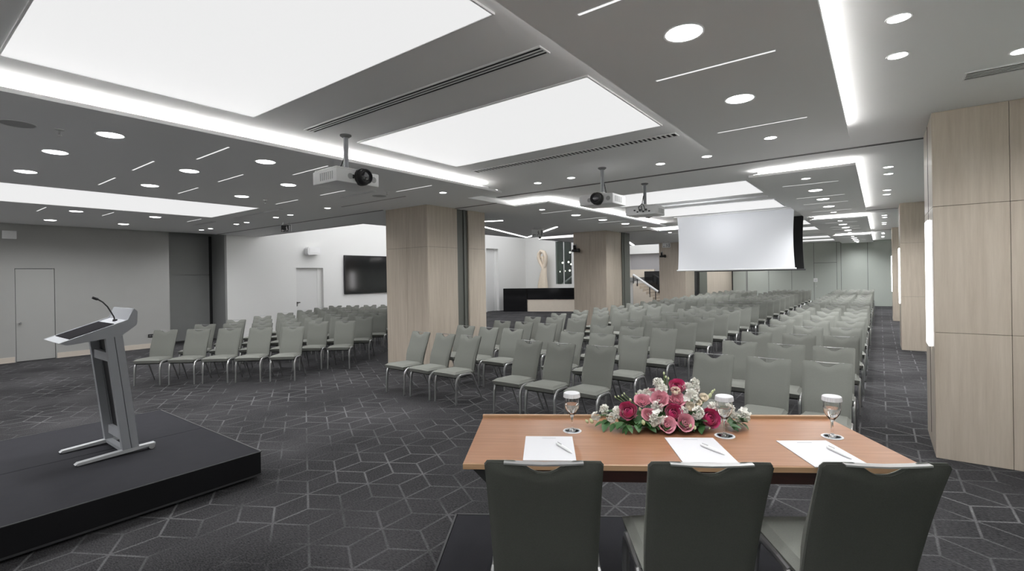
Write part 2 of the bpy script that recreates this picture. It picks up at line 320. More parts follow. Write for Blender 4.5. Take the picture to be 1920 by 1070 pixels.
# doors of the left wall
d = struct('door_1', B((WL-.05, WL-.012, 2.19, 2.87, .012, 2.20)), M['door'], 'flush grey door in the left wall')
bm = bmesh.new(); tube(bm, [(WL-.012, 2.26, .92), (WL+.05, 2.26, .92)], .022, 10); mk('knob', bm, M['steel'], d, True)
mk('threshold_gap', B((WL-.05, WL-.011, 2.19, 2.87, 0, .012)), M['black'], d)
d = struct('door_2', B((WL-.16, WL-.12, 9.14, 10.0, .01, 2.25)), M['door_white'], 'white recessed door in the foyer wall')
mk('door_frame', B((WL-.16, WL-.11, 10.0, 10.18, 0, 2.25)), M['wall_white'], d); mk('door_handle', B((WL-.12, WL-.07, 9.2, 9.32, 1.02, 1.045), (WL-.12, WL-.11, 9.19, 9.23, .9, 1.06)), M['black'], d)
d = struct('door_3', B((WL-.2, WL-.16, 19.5, 20.3, .01, 3.3)), M['door_white'], 'tall pale door at the end of the foyer wall')
mk('door_frame', B((WL-.2, WL-.14, 20.3, 20.5, 0, 3.3)), M['wall_white'], d)

# stone-clad pillars
def pillar(name, label, x0, x1, y0, y1, xsplit, ysplit, side, zs=(0, 1.23, 2.46, LH), top=LH):
    g, t = .0016, .014
    o = struct(name, B((x0+t, x1-t, y0+t, y1-t, 0, top)), M['joint'], label)
    zs = list(zs)
    for a, b in zip(xsplit, xsplit[1:]):
        for z0, z1 in zip(zs, zs[1:]):
            mk('stone_panel', B((a+g, b-g, y0, y0+t, z0+g, z1-g), bevel=.002), M['stone'], o)
    for a, b in zip(ysplit, ysplit[1:]):
        for z0, z1 in zip(zs, zs[1:]):
            mk('stone_panel', B(((x1-t, x1) if side > 0 else (x0, x0+t)) + (a+g, b-g, z0+g, z1-g), bevel=.002), M['stone'], o)
    return o
p1 = pillar('pillar_left_near', 'beige stone pillar with a dark post beside the front rows', -8.3, -7.05, 6.65, 7.5, (-8.3, -7.66, -7.05), (6.664, 7.5), 1, (0, 2.45, LH))
mk('partition_post', B((-8.0, -7.08, 7.5, 7.70, 0, LL), (-8.0, -7.055, 7.71, 7.76, 0, LL), (-8.0, -7.09, 7.76, 7.85, 0, LL)), M['olive'], p1)
pillar('pillar_left_near_rear', 'rear half of the near left stone pillar', -8.3, -7.05, 7.85, 8.4, (-8.3, -7.05), (7.864, 8.4), 1, (0, 2.45, LH))
p2 = pillar('pillar_left_middle', 'beige stone pillar in front of the reception desk', -8.25, -7.05, 14.45, 15.62, (-8.25, -7.64, -7.05), (14.464, 15.05, 15.62), 1, (0, LL))
mk('partition_post', B((-7.95, -7.02, 15.62, 15.74, 0, LL), (-7.95, -7.0, 15.75, 16.2, 0, LL)), M['olive'], p2)
p3 = pillar('pillar_left_far', 'beige stone pillar left of the projection screen', -8.27, -7.05, 22.5, 23.8, (-8.27, -7.05), (22.514, 23.8), 1, (0, LL))
mk('partition_post', B((-7.95, -7.1, 23.8, 24.6, 0, LL)), M['black'], p3); mk('partition_leaf', B((-7.95, -7.04, 24.6, 25.9, 0, LL)), M['olive'], p3)
pillar('pillar_left_end', 'beige stone wall end in the far left corner', -8.3, -7.05, 25.9, FAR, (-8.3, -7.05), (25.914, 28.5, FAR-.05), 1, (0, LL))
for k, (nm, x0, y0, lab) in enumerate((('near', .42, 6.32, 'large beige stone pillar at the right edge'), ('middle', .38, 14.4, 'second beige stone pillar along the right wall'), ('far', .36, 22.45, 'third beige stone pillar along the right wall'))):
    p = pillar('pillar_right_'+nm, lab, x0, WR, y0, y0+1.06, (x0, x0+.54, x0+1.08, WR), (y0+.014, y0+.49, y0+1.06), -1)
    mk('light_slit', B((x0-.002, x0+.02, y0+.50, y0+.53, .12, LH-.02)), M['black'], p)
    t = thing('pillar_light', ['glowing vertical strip light on the large right-hand pillar', 'glowing vertical strip light on the second right-hand pillar', 'glowing vertical strip light on the third right-hand pillar'][k], 'wall light', (x0, y0+.52, 1.05), 0, 'vertical strip lights on the right pillars')
    mk('diffuser', B((-.022, -.004, -.17, .17, 0, 1.31), bevel=.004), M['pillarE'], t); mk('back_plate', B((-.004, .0, -.16, .16, .01, 1.30)), M['alu'], t)
FARX = 2.2      # the farther bays run their lamps brighter
# ------------------------------------------------------------------ ceiling fittings
def light_panel(x0, x1, y0, y1, z, label):
    t = thing('luminous_ceiling_panel', label, 'ceiling light', ((x0+x1)/2, (y0+y1)/2, z), 0, 'luminous ceiling panels')
    a, b = (x1-x0)/2, (y1-y0)/2
    mk('diffuser', B((-a+.012, a-.012, -b+.012, b-.012, -.010, 0)), M['panelE'], t)
    mk('frame', B((-a, -a+.012, -b, b, -.014, 0), (a-.012, a, -b, b, -.014, 0), (-a+.012, a-.012, -b, -b+.012, -.014, 0), (-a+.012, a-.012, b-.012, b, -.014, 0)), M['white'], t)
light_panel(-4.67, -1.77, .56, 2.23, LH, 'largest luminous ceiling panel, at the top left overhead')
light_panel(-4.67, -1.77, 3.36, 4.97, LH, 'second luminous ceiling panel, between the two long air slots')
light_panel(-11.9, -9.7, -1.2, 4.72, LL, 'long luminous ceiling panel near the left wall')
for k in range(3):
    nb = ('second', 'third', 'fourth')[k]
    light_panel(-4.67, -1.75, 8.83+BAY*k, 10.40+BAY*k, LH, 'luminous ceiling panel nearer the camera in the %s ceiling bay' % nb)
    light_panel(-4.67, -1.75, 11.5+BAY*k, 13.04+BAY*k, LH, 'luminous ceiling panel farther from the camera in the %s ceiling bay' % nb)

def slot_vent(x0, x1, y0, y1, z, label, slots=3, fins=0):
    t = thing('slot_diffuser', label, 'air vent', ((x0+x1)/2, (y0+y1)/2, z), 0, 'ceiling air slots')
    a, b = (x1-x0)/2, (y1-y0)/2; f = .012
    mk('backing', B((-a+f, a-f, -b+f, b-f, -.004, 0)), M['slot'], t)
    mk('frame', B((-a, -a+f, -b, b, -.010, 0), (a-f, a, -b, b, -.010, 0), (-a+f, a-f, -b, -b+f, -.010, 0), (-a+f, a-f, b-f, b, -.010, 0)), M['white'], t)
    hgt = (2*b-2*f)/slots
    for i in range(1, slots): mk('blade', B((-a+f, a-f, -b+f+i*hgt-.006, -b+f+i*hgt+.006, -.010, -.002)), M['white'], t)
    if fins:
        n = int((2*a-2*f)/fins)
        me = mesh(B((-.010, .010, -b+f, b-f, -.009, -.003)), 'fin', M['white'])
        for i in range(1, n): ob('fin', me, t, (-a+f+i*fins, 0, 0))
slot_vent(-4.68, -1.79, 2.73, 2.86, LH, 'long black three-slot air diffuser beside the nearest luminous panel')
slot_vent(-4.70, -1.76, 5.33, 5.47, LH, 'long finned air diffuser behind the second luminous panel', 1, .055)
slot_vent(.55, 1.5, 5.2, 5.39, LH, 'pale air grille above the large right-hand pillar', 4)
slot_vent(-11.65, -9.63, 5.06, 5.14, LL, 'dark air slot behind the long luminous panel', 2)
slot_vent(-13.85, -12.74, 5.06, 5.14, LL, 'dark air slot nearest the alcove in the left wall', 2)
slot_vent(-7.47, -6.57, 5.0, 5.08, LL, 'dark air slot above the near left pillar', 2)
slot_vent(-4.68, -1.79, 10.9, 11.04, LH, 'long air diffuser between the luminous panels of the second bay', 3)

ring_b = mesh(lathe(bmesh.new(), [(.104, 0), (.118, 0), (.116, -.006), (.104, -.004)], 28), 'trim_ring', M['white'], True)
lens_b = mesh(lathe(bmesh.new(), [(0, -.014), (.05, -.0125), (.085, -.009), (.104, -.003), (.104, 0)], 28), 'lens', M['discE'], True)
ring_s = mesh(lathe(bmesh.new(), [(.058, 0), (.070, 0), (.068, -.006), (.058, -.004)], 20), 'trim_ring', M['white'], True)
lens_s = mesh(lathe(bmesh.new(), [(0, -.010), (.035, -.008), (.058, -.003), (.058, 0)], 20), 'lens', M['discE'], True)
spots = {}
def spot(big, boost):
    if (big, boost) not in spots:
        l = bpy.data.lights.new('downlight_beam', 'SPOT'); l.energy = (SPOT_BIG if big else SPOT_SMALL)*boost; l.spot_size = R(156); l.spot_blend = 1.0; l.shadow_soft_size = .09 if big else .05
        l.color = (.985, .99, 1.0); spots[(big, boost)] = l
    return spots[(big, boost)]
def downlight(x, y, z, label, group, big=True, boost=1.0):
    t = thing('downlight', label, 'ceiling light', (x, y, z), 0, group)
    ob('trim_ring', ring_b if big else ring_s, t); ob('lens', lens_b if big else lens_s, t)
    o = ob('downlight_beam', spot(big, boost), t, (0, 0, -.02))
    return t
def row_downlights(pts, z, where, group, big=True, boost=1.0):
    for i, p in enumerate(pts):
        b = big if len(p) == 2 else p[2]
        downlight(p[0], p[1], z, '%s round downlight, %s %s' % ('large' if b else 'small', ORD[i], where), group, b, boost)
row_downlights([(-.91, .2), (-.91, 1.55), (-.91, 2.94), (-.90, 4.34), (-.91, 5.81, False)], LL, 'along the band overhead on the right', 'downlights in the near right ceiling band', True, .62)
for k in range(3):
    row_downlights([(-.89, 8.72+BAY*k, False), (-.89, 10.10+BAY*k), (-.88, 11.44+BAY*k), (-.88, 12.83+BAY*k), (-.88, 14.18+BAY*k if k < 2 else 30.2, False)], LL, 'along the right ceiling band of the %s bay' % ('second', 'third', 'fourth')[k], 'downlights in the farther right ceiling bands', True, FARX)
    row_downlights([(-5.81, 8.85+BAY*k, False), (-5.76, 10.23+BAY*k), (-5.74, 11.60+BAY*k), (-5.72, 12.97+BAY*k), (-5.70, 14.32+BAY*k if k < 2 else 30.3, False)], LL, 'along the left ceiling band of the %s bay' % ('second', 'third', 'fourth')[k], 'downlights in the farther left ceiling bands', True, FARX)
    row_downlights([(.12, 9.20+BAY*k), (.13, 9.86+BAY*k), (.13, 11.84+BAY*k), (.13, 12.51+BAY*k), (.9, 12.9+BAY*k)], LH, 'beside the right cove of the %s bay' % ('second', 'third', 'fourth')[k], 'downlights beside the right cove', False, 1.5)
row_downlights([(.12, 1.2), (.12, 1.87), (.11, 3.81), (.12, 4.47)], LH, 'between the near right cove and the large pillar', 'downlights beside the right cove', False, .6)
row_downlights([(.82, 4.94), (1.4, 4.94), (1.4, 3.6)], LH, 'from the frame edge before the large right-hand pillar', 'downlights before the large pillar', False, 1.25)
row_downlights([(-5.45, 6.77), (-4.51, 6.75), (-3.87, 6.74), (-2.43, 6.72), (-1.80, 6.70)], LH, 'from the left in the row before the partition track', 'row of small downlights before the track', False)
row_downlights([(-5.91, 0.0), (-5.91, 1.46), (-5.89, 2.94), (-5.89, 4.4), (-5.86, 5.90, False)], LL, 'along the edge of the left dropped ceiling', 'downlights along the left cove')
row_downlights([(-7.12, -.05), (-7.12, 1.28), (-7.10, 2.56), (-7.08, 3.87)], LL, 'in the second file of the left ceiling', 'downlights in the left ceiling')
row_downlights([(-8.63, -.05), (-8.63, 1.27), (-8.60, 2.58), (-8.62, 3.89)], LL, 'in the third file, beside the long panel', 'downlights in the left ceiling')
row_downlights([(-12.72, 1.27), (-12.72, 2.58), (-12.71, 3.90)], LL, 'in the file beyond the long panel', 'downlights in the left ceiling')
row_downlights([(-14.9, 1.27), (-14.88, 2.57), (-14.76, 3.87)], LL, 'in the file nearest the left wall', 'downlights in the left ceiling')
row_downlights([(-15.1, 5.72), (-14.54, 5.73), (-12.99, 5.72), (-12.42, 5.71), (-10.99, 5.70), (-10.35, 5.69), (-8.84, 5.64)], LL, 'from the alcove in the row crossing the left ceiling', 'small downlights crossing the left ceiling', False)

row_downlights([(x, -2.45) for x in (-14.5, -12, -9, -6.3, -.9, .9)], LL, 'from the left in the added fill row along the rear wall', 'added fill downlights along the rear wall', True, 3.2)  # unseen row behind the camera, added as fill for the ceiling
line_me = {}
def line_light(x0, x1, y, z, label, group='slim bar lights in the ceiling'):
    L_ = round(x1-x0, 2)
    if L_ not in line_me:
        line_me[L_] = (mesh(B((-L_/2, L_/2, -.010, .010, -.004, 0), bevel=.002), 'bar_lens', M['lineE']), mesh(B((-L_/2-.004, L_/2+.004, -.014, -.0101, -.002, 0), (-L_/2-.004, L_/2+.004, .0101, .014, -.002, 0)), 'bar_trim', M['white']))
    t = thing('slim_bar_light', label, 'ceiling light', ((x0+x1)/2, y, z), 0, group)
    ob('bar_lens', line_me[L_][0], t); ob('bar_trim', line_me[L_][1], t)
for i, y in enumerate((2.37, 3.54, 5.25)): line_light(-1.30, -.52, y, LL, 'slim bar light, %s along the band overhead on the right' % ORD[i])
for k in range(3):
    for i, y in enumerate((9.29, 11.0, 12.12, 13.75)):
        if y+BAY*k > 30.5: continue
        line_light(-1.28, -.51, y+BAY*k, LL, 'slim bar light, %s along the right band of the %s bay' % (ORD[i], ('second', 'third', 'fourth')[k]))
        line_light(-6.18, -5.39, y+.1+BAY*k, LL, 'slim bar light, %s along the left band of the %s bay' % (ORD[i], ('second', 'third', 'fourth')[k]))
for i, y in enumerate((2.37, 3.54, 5.32)): line_light(-6.35, -5.53, y, LL, 'slim bar light, %s along the left cove edge' % ORD[i])
for i, y in enumerate((2.09, 3.10, 4.70)):
    line_light(-7.57, -6.83, y, LL, 'slim bar light, %s in the second file of the left ceiling' % ORD[i])
    line_light(-9.05, -8.29, y, LL, 'slim bar light, %s in the file beside the long panel' % ORD[i])
    line_light(-13.2, -12.42, y, LL, 'slim bar light, %s in the file beyond the long panel' % ORD[i])
def ceiling_speaker(x, y, label):
    t = thing('ceiling_speaker', label, 'speaker', (x, y, LL), 0, 'ceiling speakers')
    mk('grille', lathe(bmesh.new(), [(0, -.005), (.115, -.005), (.12, 0)], 28), M['grille'], t, True); mk('rim', lathe(bmesh.new(), [(.12, 0), (.128, 0), (.126, -.006), (.12, -.005)], 28), M['white'], t, True)
def sprinkler(x, y, z, label):
    t = thing('sprinkler', label, 'sprinkler', (x, y, z), 0, 'ceiling sprinklers')
    mk('plate', lathe(bmesh.new(), [(0, -.006), (.035, -.005), (.036, 0)], 16), M['steel'], t, True); mk('nozzle', lathe(bmesh.new(), [(.008, -.005), (.008, -.045), (.018, -.05), (.018, -.053), (0, -.053)], 10), M['chrome'], t, True)
ceiling_speaker(-6.1, .85, 'round grey speaker grille in the ceiling above the lectern'); ceiling_speaker(-6.9, 5.4, 'round speaker grille in the ceiling before the near left pillar')
sprinkler(-6.05, 1.12, LL, 'small sprinkler beside the speaker grille above the lectern'); sprinkler(-8.3, .7, LL, 'small sprinkler at the left edge of the ceiling'); sprinkler(-8.75, 4.35, LL, 'small sprinkler before the row of left ceiling lights'); sprinkler(-6.45, 5.2, LL, 'small sprinkler next to the speaker grille near the left pillar')

# foyer light lines
def bar(name, p, q, wdt, z, label):
    p, q = Vector((*p, 0)), Vector((*q, 0)); d = q-p; L_ = d.length
    o = mk(name, B((0, L_, -wdt/2, wdt/2, -.012, 0)), M['foyerE'], None, False, (p.x, p.y, z), math.atan2(d.y, d.x))
    return tag(o, label, 'ceiling light', 'foyer light lines')
bar('foyer_light_line', (-9.05, 10.76), (-10.45, 14.85), .07, LL, 'slanting white light line on the left, running to the foyer ceiling corner')
bar('foyer_light_line', (-10.28, 14.73), (-7.57, 12.29), .07, LL, 'slanting white light line crossing towards the middle pillar')
bar('foyer_light_line', (-8.6, 9.5), (-7.69, 9.87), .06, LL, 'short white light line beside the near left pillar')
bar('foyer_light_line', (-9.7, 22.9), (-8.6, 19.6), .10, LL, 'bright light line in the ceiling before the stairs')
for q, lab in (((-15.6, -11.6, 9.0, 21.8), 'broad unseen fill panel added high over the foyer'), ((-12.6, -8.7, 24.0, 29.0), 'unseen fill panel added high over the stairs')):  # unseen glowing panels, added to brighten the foyer and stair hall
    t = thing('foyer_fill_panel', lab, 'ceiling light', ((q[0]+q[1])/2, (q[2]+q[3])/2, FZ), 0, 'added foyer fill panels'); a, b = (q[1]-q[0])/2, (q[3]-q[2])/2
    mk('diffuser', B((-a, a, -b, b, -.02, 0)), M['foyerfillE'], t); mk('frame', B((-a-.04, -a, -b, b, -.03, 0), (a, a+.04, -b, b, -.03, 0), (-a-.04, a+.04, -b-.04, -b, -.03, 0), (-a-.04, a+.04, b, b+.04, -.03, 0)), M['white'], t)
for nm, q, lab in (('a', (IX-.02, IX, 8.0, 15.05, 3.30, 3.36), 'unseen fill strip added along the left edge of the foyer ceiling'), ('b', (IX+.05, -8.5, 15.1, 15.12, 3.30, 3.36), 'unseen fill strip added along the rear edge of the foyer ceiling'), ('c', (IX+.05, -8.5, 23.1, 23.12, 3.30, 3.36), 'unseen fill strip added on the ceiling edge before the stairs')):  # hidden strips on the bulkhead faces, added to light the foyer walls
    tag(mk('foyer_fill_strip', B(q), M['washE']), lab, 'ceiling light', 'added foyer fill strips')

# projectors
def projector(loc, rotz, label, lens=True):
    """local: front towards -Y, hangs from the ceiling; loc is the middle of the body's underside"""
    t = thing('projector', label, 'projector', loc, rotz, 'white ceiling projectors')
    b = mk('body', B((-.26, .26, -.215, .215, 0, .14), bevel=.012, seg=2), M['offwhite'], t, True)
    mk('top_ridge', B((-.25, .05, -.20, .2, .14, .155), bevel=.006), M['offwhite'], b)
    for sx in (-1, 1):
        for i in range(7): mk('vent_slat', B((sx*.2605-.002, sx*.2605+.002, -.15+i*.035, -.135+i*.035, .03, .11)), M['grille'], b)
    if True:
        bm = bmesh.new(); lathe(bm, [(.0, .0), (.088, 0), (.088, .05), (.078, .055), (.078, .10), (.066, .105), (.066, .09), (0, .086)], 24)
        bmesh.ops.rotate(bm, verts=bm.verts[:], cent=(0, 0, 0), matrix=Matrix.Rotation(R(90), 3, 'X')); bmesh.ops.translate(bm, verts=bm.verts[:], vec=(.035, -.20, .075))
        ln = mk('lens_barrel', bm, M['black'], t, True)
        bm = bmesh.new(); lathe(bm, [(.056, 0), (.045, .008), (.02, .014), (0, .015)], 20)
        bmesh.ops.rotate(bm, verts=bm.verts[:], cent=(0, 0, 0), matrix=Matrix.Rotation(R(90), 3, 'X')); bmesh.ops.translate(bm, verts=bm.verts[:], vec=(.035, -.285, .075)); mk('lens_glass', bm, M['lens'], ln, True)
        for sx, r_ in ((-.1, .03), (.19, .032)):
            bm = bmesh.new(); lathe(bm, [(0, .003), (r_, .003), (r_, 0)], 18); bmesh.ops.rotate(bm, verts=bm.verts[:], cent=(0, 0, 0), matrix=Matrix.Rotation(R(90), 3, 'X')); bmesh.ops.translate(bm, verts=bm.verts[:], vec=(sx, -.2145, .07)); mk('round_vent', bm, M['grille'], b, True)
        mk('sensor_window', B((-.075, -.055, -.218, -.2145, .05, .09), bevel=.004), M['black'], b)
    bm = bmesh.new()   # connector panel at the back with plugs and leads
    for i in range(6): box(bm, -.17+i*.05, -.14+i*.05, .214, .222, .04+.03*(i % 2), .06+.03*(i % 2))
    mk('connector', bm, M['black'], b)
    bm = bmesh.new()
    for x in (-.12, -.07, -.02): tube(bm, [(x, .22, .06), (x+.01, .27, .05), (x+.03, .26, .12), (.0, .12, .20), (.012, .03, .34)], .006, 6)
    mk('cable', bm, M['black'], t, True)
    zt = LH-loc[2]
    bm = bmesh.new(); tube(bm, [(0, 0, .17), (0, 0, zt-.02)], .026, 14); mk('pole', bm, M['alu'], t, True)
    mk('mount_bracket', B((-.09, .09, -.07, .07, .155, .175), (-.03, .03, -.03, .03, .17, .20), bevel=.003), M['offwhite'], t)
    mk('ceiling_plate', lathe(bmesh.new(), [(0, zt), (.06, zt), (.06, zt-.012), (.034, zt-.03), (0, zt-.03)], 18), M['alu_dark'], t, True)
    return t
projector((-4.54, 3.125, 2.83), R(90), 'white projector with black lens hanging over the carpet in the foreground')
projector((-3.17, 6.41, 2.83), 0, 'white projector with its black lens towards the camera, left of the pair')
pj = projector((-3.17, 8.0, 2.83), R(180), 'white projector seen from behind with dangling cables, right of the pair')
l = bpy.data.lights.new('screen_fill_spot', 'SPOT'); l.energy = 520; l.spot_size = R(68); l.spot_blend = 1.0; l.shadow_soft_size = .03; l.color = (.95, .97, 1)  # spot added at the lens to brighten the white screen
o = ob('screen_fill_spot', l, pj, (.035, -.30, .075)); o.rotation_euler = (R(-87), 0, 0)

# hanging screens
def hanging_screen(y, x0, x1, z0, face, label):
    t = thing('projection_screen', label, 'screen', ((x0+x1)/2, y, z0)); hw = (x1-x0)/2; top = LH-.03-z0
    bm = bmesh.new(); n = 14
    vs = [[[bm.verts.new((sx*(hw-.045*math.sin(math.pi*min(1, i/n*1.0))*.6), dy, top*i/n)) for sx in (-1, -.5, 0, .5, 1)] for dy in (-.003, .003)] for i in range(n+1)]
    for i in range(n):
        for s in (0, 1):
            for j in range(4): bm.faces.new((vs[i][s][j], vs[i][s][j+1], vs[i+1][s][j+1], vs[i+1][s][j]))
        for j in (0, 4): bm.faces.new((vs[i][0][j], vs[i+1][0][j], vs[i+1][1][j], vs[i][1][j]))
    bmesh.ops.recalc_face_normals(bm, faces=bm.faces[:])
    me = bpy.data.meshes.new('cloth'); bm.to_mesh(me); bm.free(); me.materials.append(M['screen']); me.materials.append(M['black'])
    for pl in me.polygons:
        pl.material_index = 1 if (pl.normal.y*face < 0) else 0
    ob('cloth', me, t)
    bm = bmesh.new(); tube(bm, [(-hw-.03, 0, -.01), (hw+.03, 0, -.01)], .022, 10); mk('bottom_bar', bm, M['white'] if face < 0 else M['alu_dark'], t, True)
    mk('case', B((-hw-.08, hw+.08, -.07, .07, top, top+.03)), M['white'], t)
    return t
hanging_screen(13.4, -4.40, -1.62, 1.93, -1, 'large white projection screen hanging from the ceiling')
hanging_screen(15.3, -4.45, -1.63, 1.91, 1, 'projection screen seen from its black back, behind the white screen')

# exit signs, wall box, wall speaker, television, spotlights
def exit_sign(loc, label, w=.36, rotz=0, dark=True):
    t = thing('exit_sign', label, 'sign', loc, rotz, 'hanging exit signs'); h = w*.62
    mk('plate', B((-w/2, w/2, -.012, .012, -h, 0), bevel=.004), M['white'], t)
    mk('face', B((-w/2+.012, w/2-.012, -.0135, -.0121, -h+.012, -.012)), M['black'] if dark else M['offwhite'], t)
    bm = bmesh.new()   # running figure, door and arrow
    s = h/.22
    def bx(x0, x1, z0, z1): box(bm, x0*s, x1*s, -.0155, -.0136, (z0-.22)*s, (z1-.22)*s)
    bx(-.145, -.045, .04, .06); prism(bm, [((-.15)*s, (.05-.22)*s), (-.11*s, (.085-.22)*s), (-.11*s, (.015-.22)*s)], 'y', -.0155, -.0136)
    bx(.02, .045, .15, .175); prism(bm, [(.0*s, (.145-.22)*s), (.045*s, (.145-.22)*s), (.06*s, (.08-.22)*s), (.02*s, (.08-.22)*s)], 'y', -.0155, -.0136)
    prism(bm, [(.02*s, (.08-.22)*s), (.045*s, (.08-.22)*s), (.01*s, (.03-.22)*s), (-.02*s, (.03-.22)*s)], 'y', -.0155, -.0136); prism(bm, [(.045*s, (.085-.22)*s), (.065*s, (.08-.22)*s), (.085*s, (.03-.22)*s), (.065*s, (.03-.22)*s)], 'y', -.0155, -.0136)
    bx(.10, .15, .02, .19)
    mk('pictogram', bm, M['white'] if dark else M['grey'], t)
    mk('hanger', B((-.004-w*.3, .004-w*.3, -.004, .004, 0, .06), (-.004+w*.3, .004+w*.3, -.004, .004, 0, .06)), M['steel'], t)
exit_sign((-11.75, 6.35, LL-.06), 'black and white exit sign hanging near the alcove', .30, R(22))
exit_sign((-8.05, 12.0, LL-.06), 'small exit sign hanging before the middle pillar', .34, R(22), False)
exit_sign((-7.6, 21.6, LL-.06), 'small pale exit sign hanging before the far left pillar', .34, R(14), False)
t = thing('wall_box', 'small grey box fixed high on the left wall', 'wall box', (WL, 2.1, 3.0))
mk('housing', B((0, .05, -.12, .12, -.095, .095), bevel=.008, seg=2), M['offwhite'], t, True); mk('indicator', B((.05, .053, -.012, .012, .03, .042)), M['white'], t)
t = thing('wall_socket', 'black socket plate low on the left wall behind the first chair', 'socket', (WL, 4.86, .34)); mk('plate', B((0, .012, -.075, .075, -.045, .045), bevel=.004), M['black'], t); mk('outlet', B((.012, .014, -.05, -.01, -.02, .02), (.012, .014, .01, .05, -.02, .02)), M['alu_dark'], t)
t = thing('wall_speaker', 'white wall loudspeaker above the recessed foyer door', 'speaker', (WL, 9.7, 2.85))
bm = bmesh.new(); prism(bm, [(-.26, -.10), (-.22, -.15), (.22, -.12), (.26, -.08), (.26, .10), (.22, .14), (-.22, .14), (-.26, .08)], 'x', .06, .26); mk('cabinet', bm, M['white'], t); mk('grille', B((.26, .268, -.2, .2, -.08, .10), bevel=.003), M['offwhite'], t); mk('bracket', B((0, .06, -.04, .04, -.05, .05)), M['grey'], t)
t = thing('television', 'large black television on the white foyer wall', 'television', (WL, 12.33, 2.0))
mk('housing', B((.02, .07, -1.31, 1.31, -.74, .74), bevel=.008), M['black'], t); mk('screen', B((.07, .074, -1.285, 1.285, -.715, .715)), M['blackgloss'], t); mk('wall_mount', B((0, .02, -.3, .3, -.2, .2)), M['steel'], t)
def wall_spot(loc, label):
    t = thing('spotlight', label, 'spotlight', loc, 0, 'small black spotlights on pillars'); bm = bmesh.new(); tube(bm, [(-.14, -.1, 0), (.06, -.1, 0), (.065, -.1, 0), (.12, -.1, 0)], [.045, .045, .06, .07], 12); mk('lamp_head', bm, M['black'], t, True)
    mk('bracket', B((-.10, -.06, -.12, 0, -.02, .18)), M['black'], t); mk('mount', B((-.12, -.03, -.02, 0, .1, .22)), M['grey'], t)
wall_spot((-8.1, 14.45, 2.66), 'small black spotlight fixed to the middle left pillar'); wall_spot((-8.05, 22.5, 2.65), 'small black spotlight fixed to the far left pillar')

# reception desk, sculpture, stairs
DX, DY = Vector((.75, .66, 0)).normalized(), None
t = thing('reception_desk', 'black gloss reception desk with a pale stone base in the foyer', 'desk', (-15.7, 20.1, 0), math.atan2(.42, .91))
mk('side_block', B((0, 1.25, 0, .8, 0, 1.2), bevel=.006), M['blackgloss'], t); mk('counter_front', B((1.26, 4.3, .03, .8, .62, 1.2), bevel=.006), M['blackgloss'], t); mk('base', B((1.26, 4.3, .06, .75, 0, .62)), M['cream'], t)
t = thing('sculpture', 'cream looped sculpture standing behind the reception desk', 'sculpture', (-14.75, 22.5, 0))
def ribbon(pts, wid, dep):
    bm = bmesh.new(); tube(bm, pts, wid, 12, True, dep); return bm
mk('body', ribbon([(-.02, 0, 0), (-.03, 0, .6), (-.06, 0, 1.3), (-.02, 0, 1.8), (.05, 0, 2.2), (.10, 0, 2.5)], [.40, .38, .33, .24, .17, .12], .45), M['sculpt'], t, True)
mk('loop', ribbon([(.10, 0, 2.3), (.17, 0, 2.6), (.16, 0, 2.9), (.05, 0, 3.12), (-.13, 0, 3.18), (-.27, 0, 3.05), (-.30, 0, 2.82), (-.22, 0, 2.6), (-.06, 0, 2.3), (.08, 0, 1.8), (.05, 0, 1.2)], [.09, .09, .10, .10, .10, .10, .10, .09, .07, .05, .03], 1.3), M['sculpt'], t, True)
mk('inner_curl', ribbon([(-.02, .02, 2.45), (.02, 0, 2.65), (-.05, 0, 2.88), (-.16, 0, 2.82)], [.05, .10, .10, .05], 1.0), M['sculpt'], t, True); mk('plinth', B((-.45, .4, -.2, .2, 0, .06)), M['cream'], t)
t = thing('staircase', 'pale stone stairs with black balustrade rising beyond the pillars', 'stairs', (0, 0, 0))
for i in range(8): mk('step', B((-11.75+i*.2, -11.55+i*.2, 27.6, 29.6, 0, 1.28-i*.16)), M['cream'], t)
mk('landing', B((-12.9, -11.75, 27.6, 29.6, 1.42, 1.64)), M['alcove'], t); mk('landing_wall', B((-12.9, -11.75, 27.8, 29.6, 0, 1.42)), M['wall_white'], t); mk('landing_parapet', B((-12.9, -11.1, 29.3, 29.5, 1.64, 2.12)), M['cream'], t)
bm = bmesh.new(); prism(bm, [(-11.7, 1.45), (-11.7, 2.0), (-10.55, 2.0), (-10.55, .55), (-10.2, .3), (-10.2, .18)], 'y', 29.25, 29.28); mk('balustrade_panel', bm, M['blackgloss'], t)
bm = bmesh.new(); tube(bm, [(-11.75, 27.65, 1.80), (-10.25, 27.65, .80)], .07, 8); mk('handrail', bm, M['white'], t, True)
for x, h in ((-11.75, 1.75), (-11.5, 1.6), (-10.75, 1.1), (-10.4, .85)): mk('baluster', B((x-.02, x+.02, 27.63, 27.67, 0, h)), M['black'], t)
# ------------------------------------------------------------------ stage and lectern
t = thing('stage', 'low black portable stage under the lectern', 'stage', (-5.925, -.3, 0))
SW, SH = 1.275, .25
for a, b in ((-SW, 0), (0, SW)):
    for c, d in ((-2.6, -.05), (-.05, 2.53)):
        mk('deck_panel', B((a+.004, b-.004, c+.004, d-.004, SH-.03, SH), bevel=.003), M['stage'], t)
mk('edge_trim', B((SW-.002, SW+.006, -2.6, 2.54, SH-.006, SH), (-SW-.006, -SW+.002, -2.6, 2.54, SH-.006, SH), (-SW-.006, SW+.006, 2.528, 2.54, SH-.006, SH)), M['trimdark'], t)
mk('skirt', B((SW-.03, SW+.004, -2.6, 2.5, .045, SH-.006)), M['skirt'], t); mk('skirt', B((-SW, -SW+.03, -2.6, 2.5, .045, SH-.006)), M['skirt'], t); mk('skirt', B((-SW, SW, 2.5, 2.53, .045, SH-.006)), M['skirt'], t)
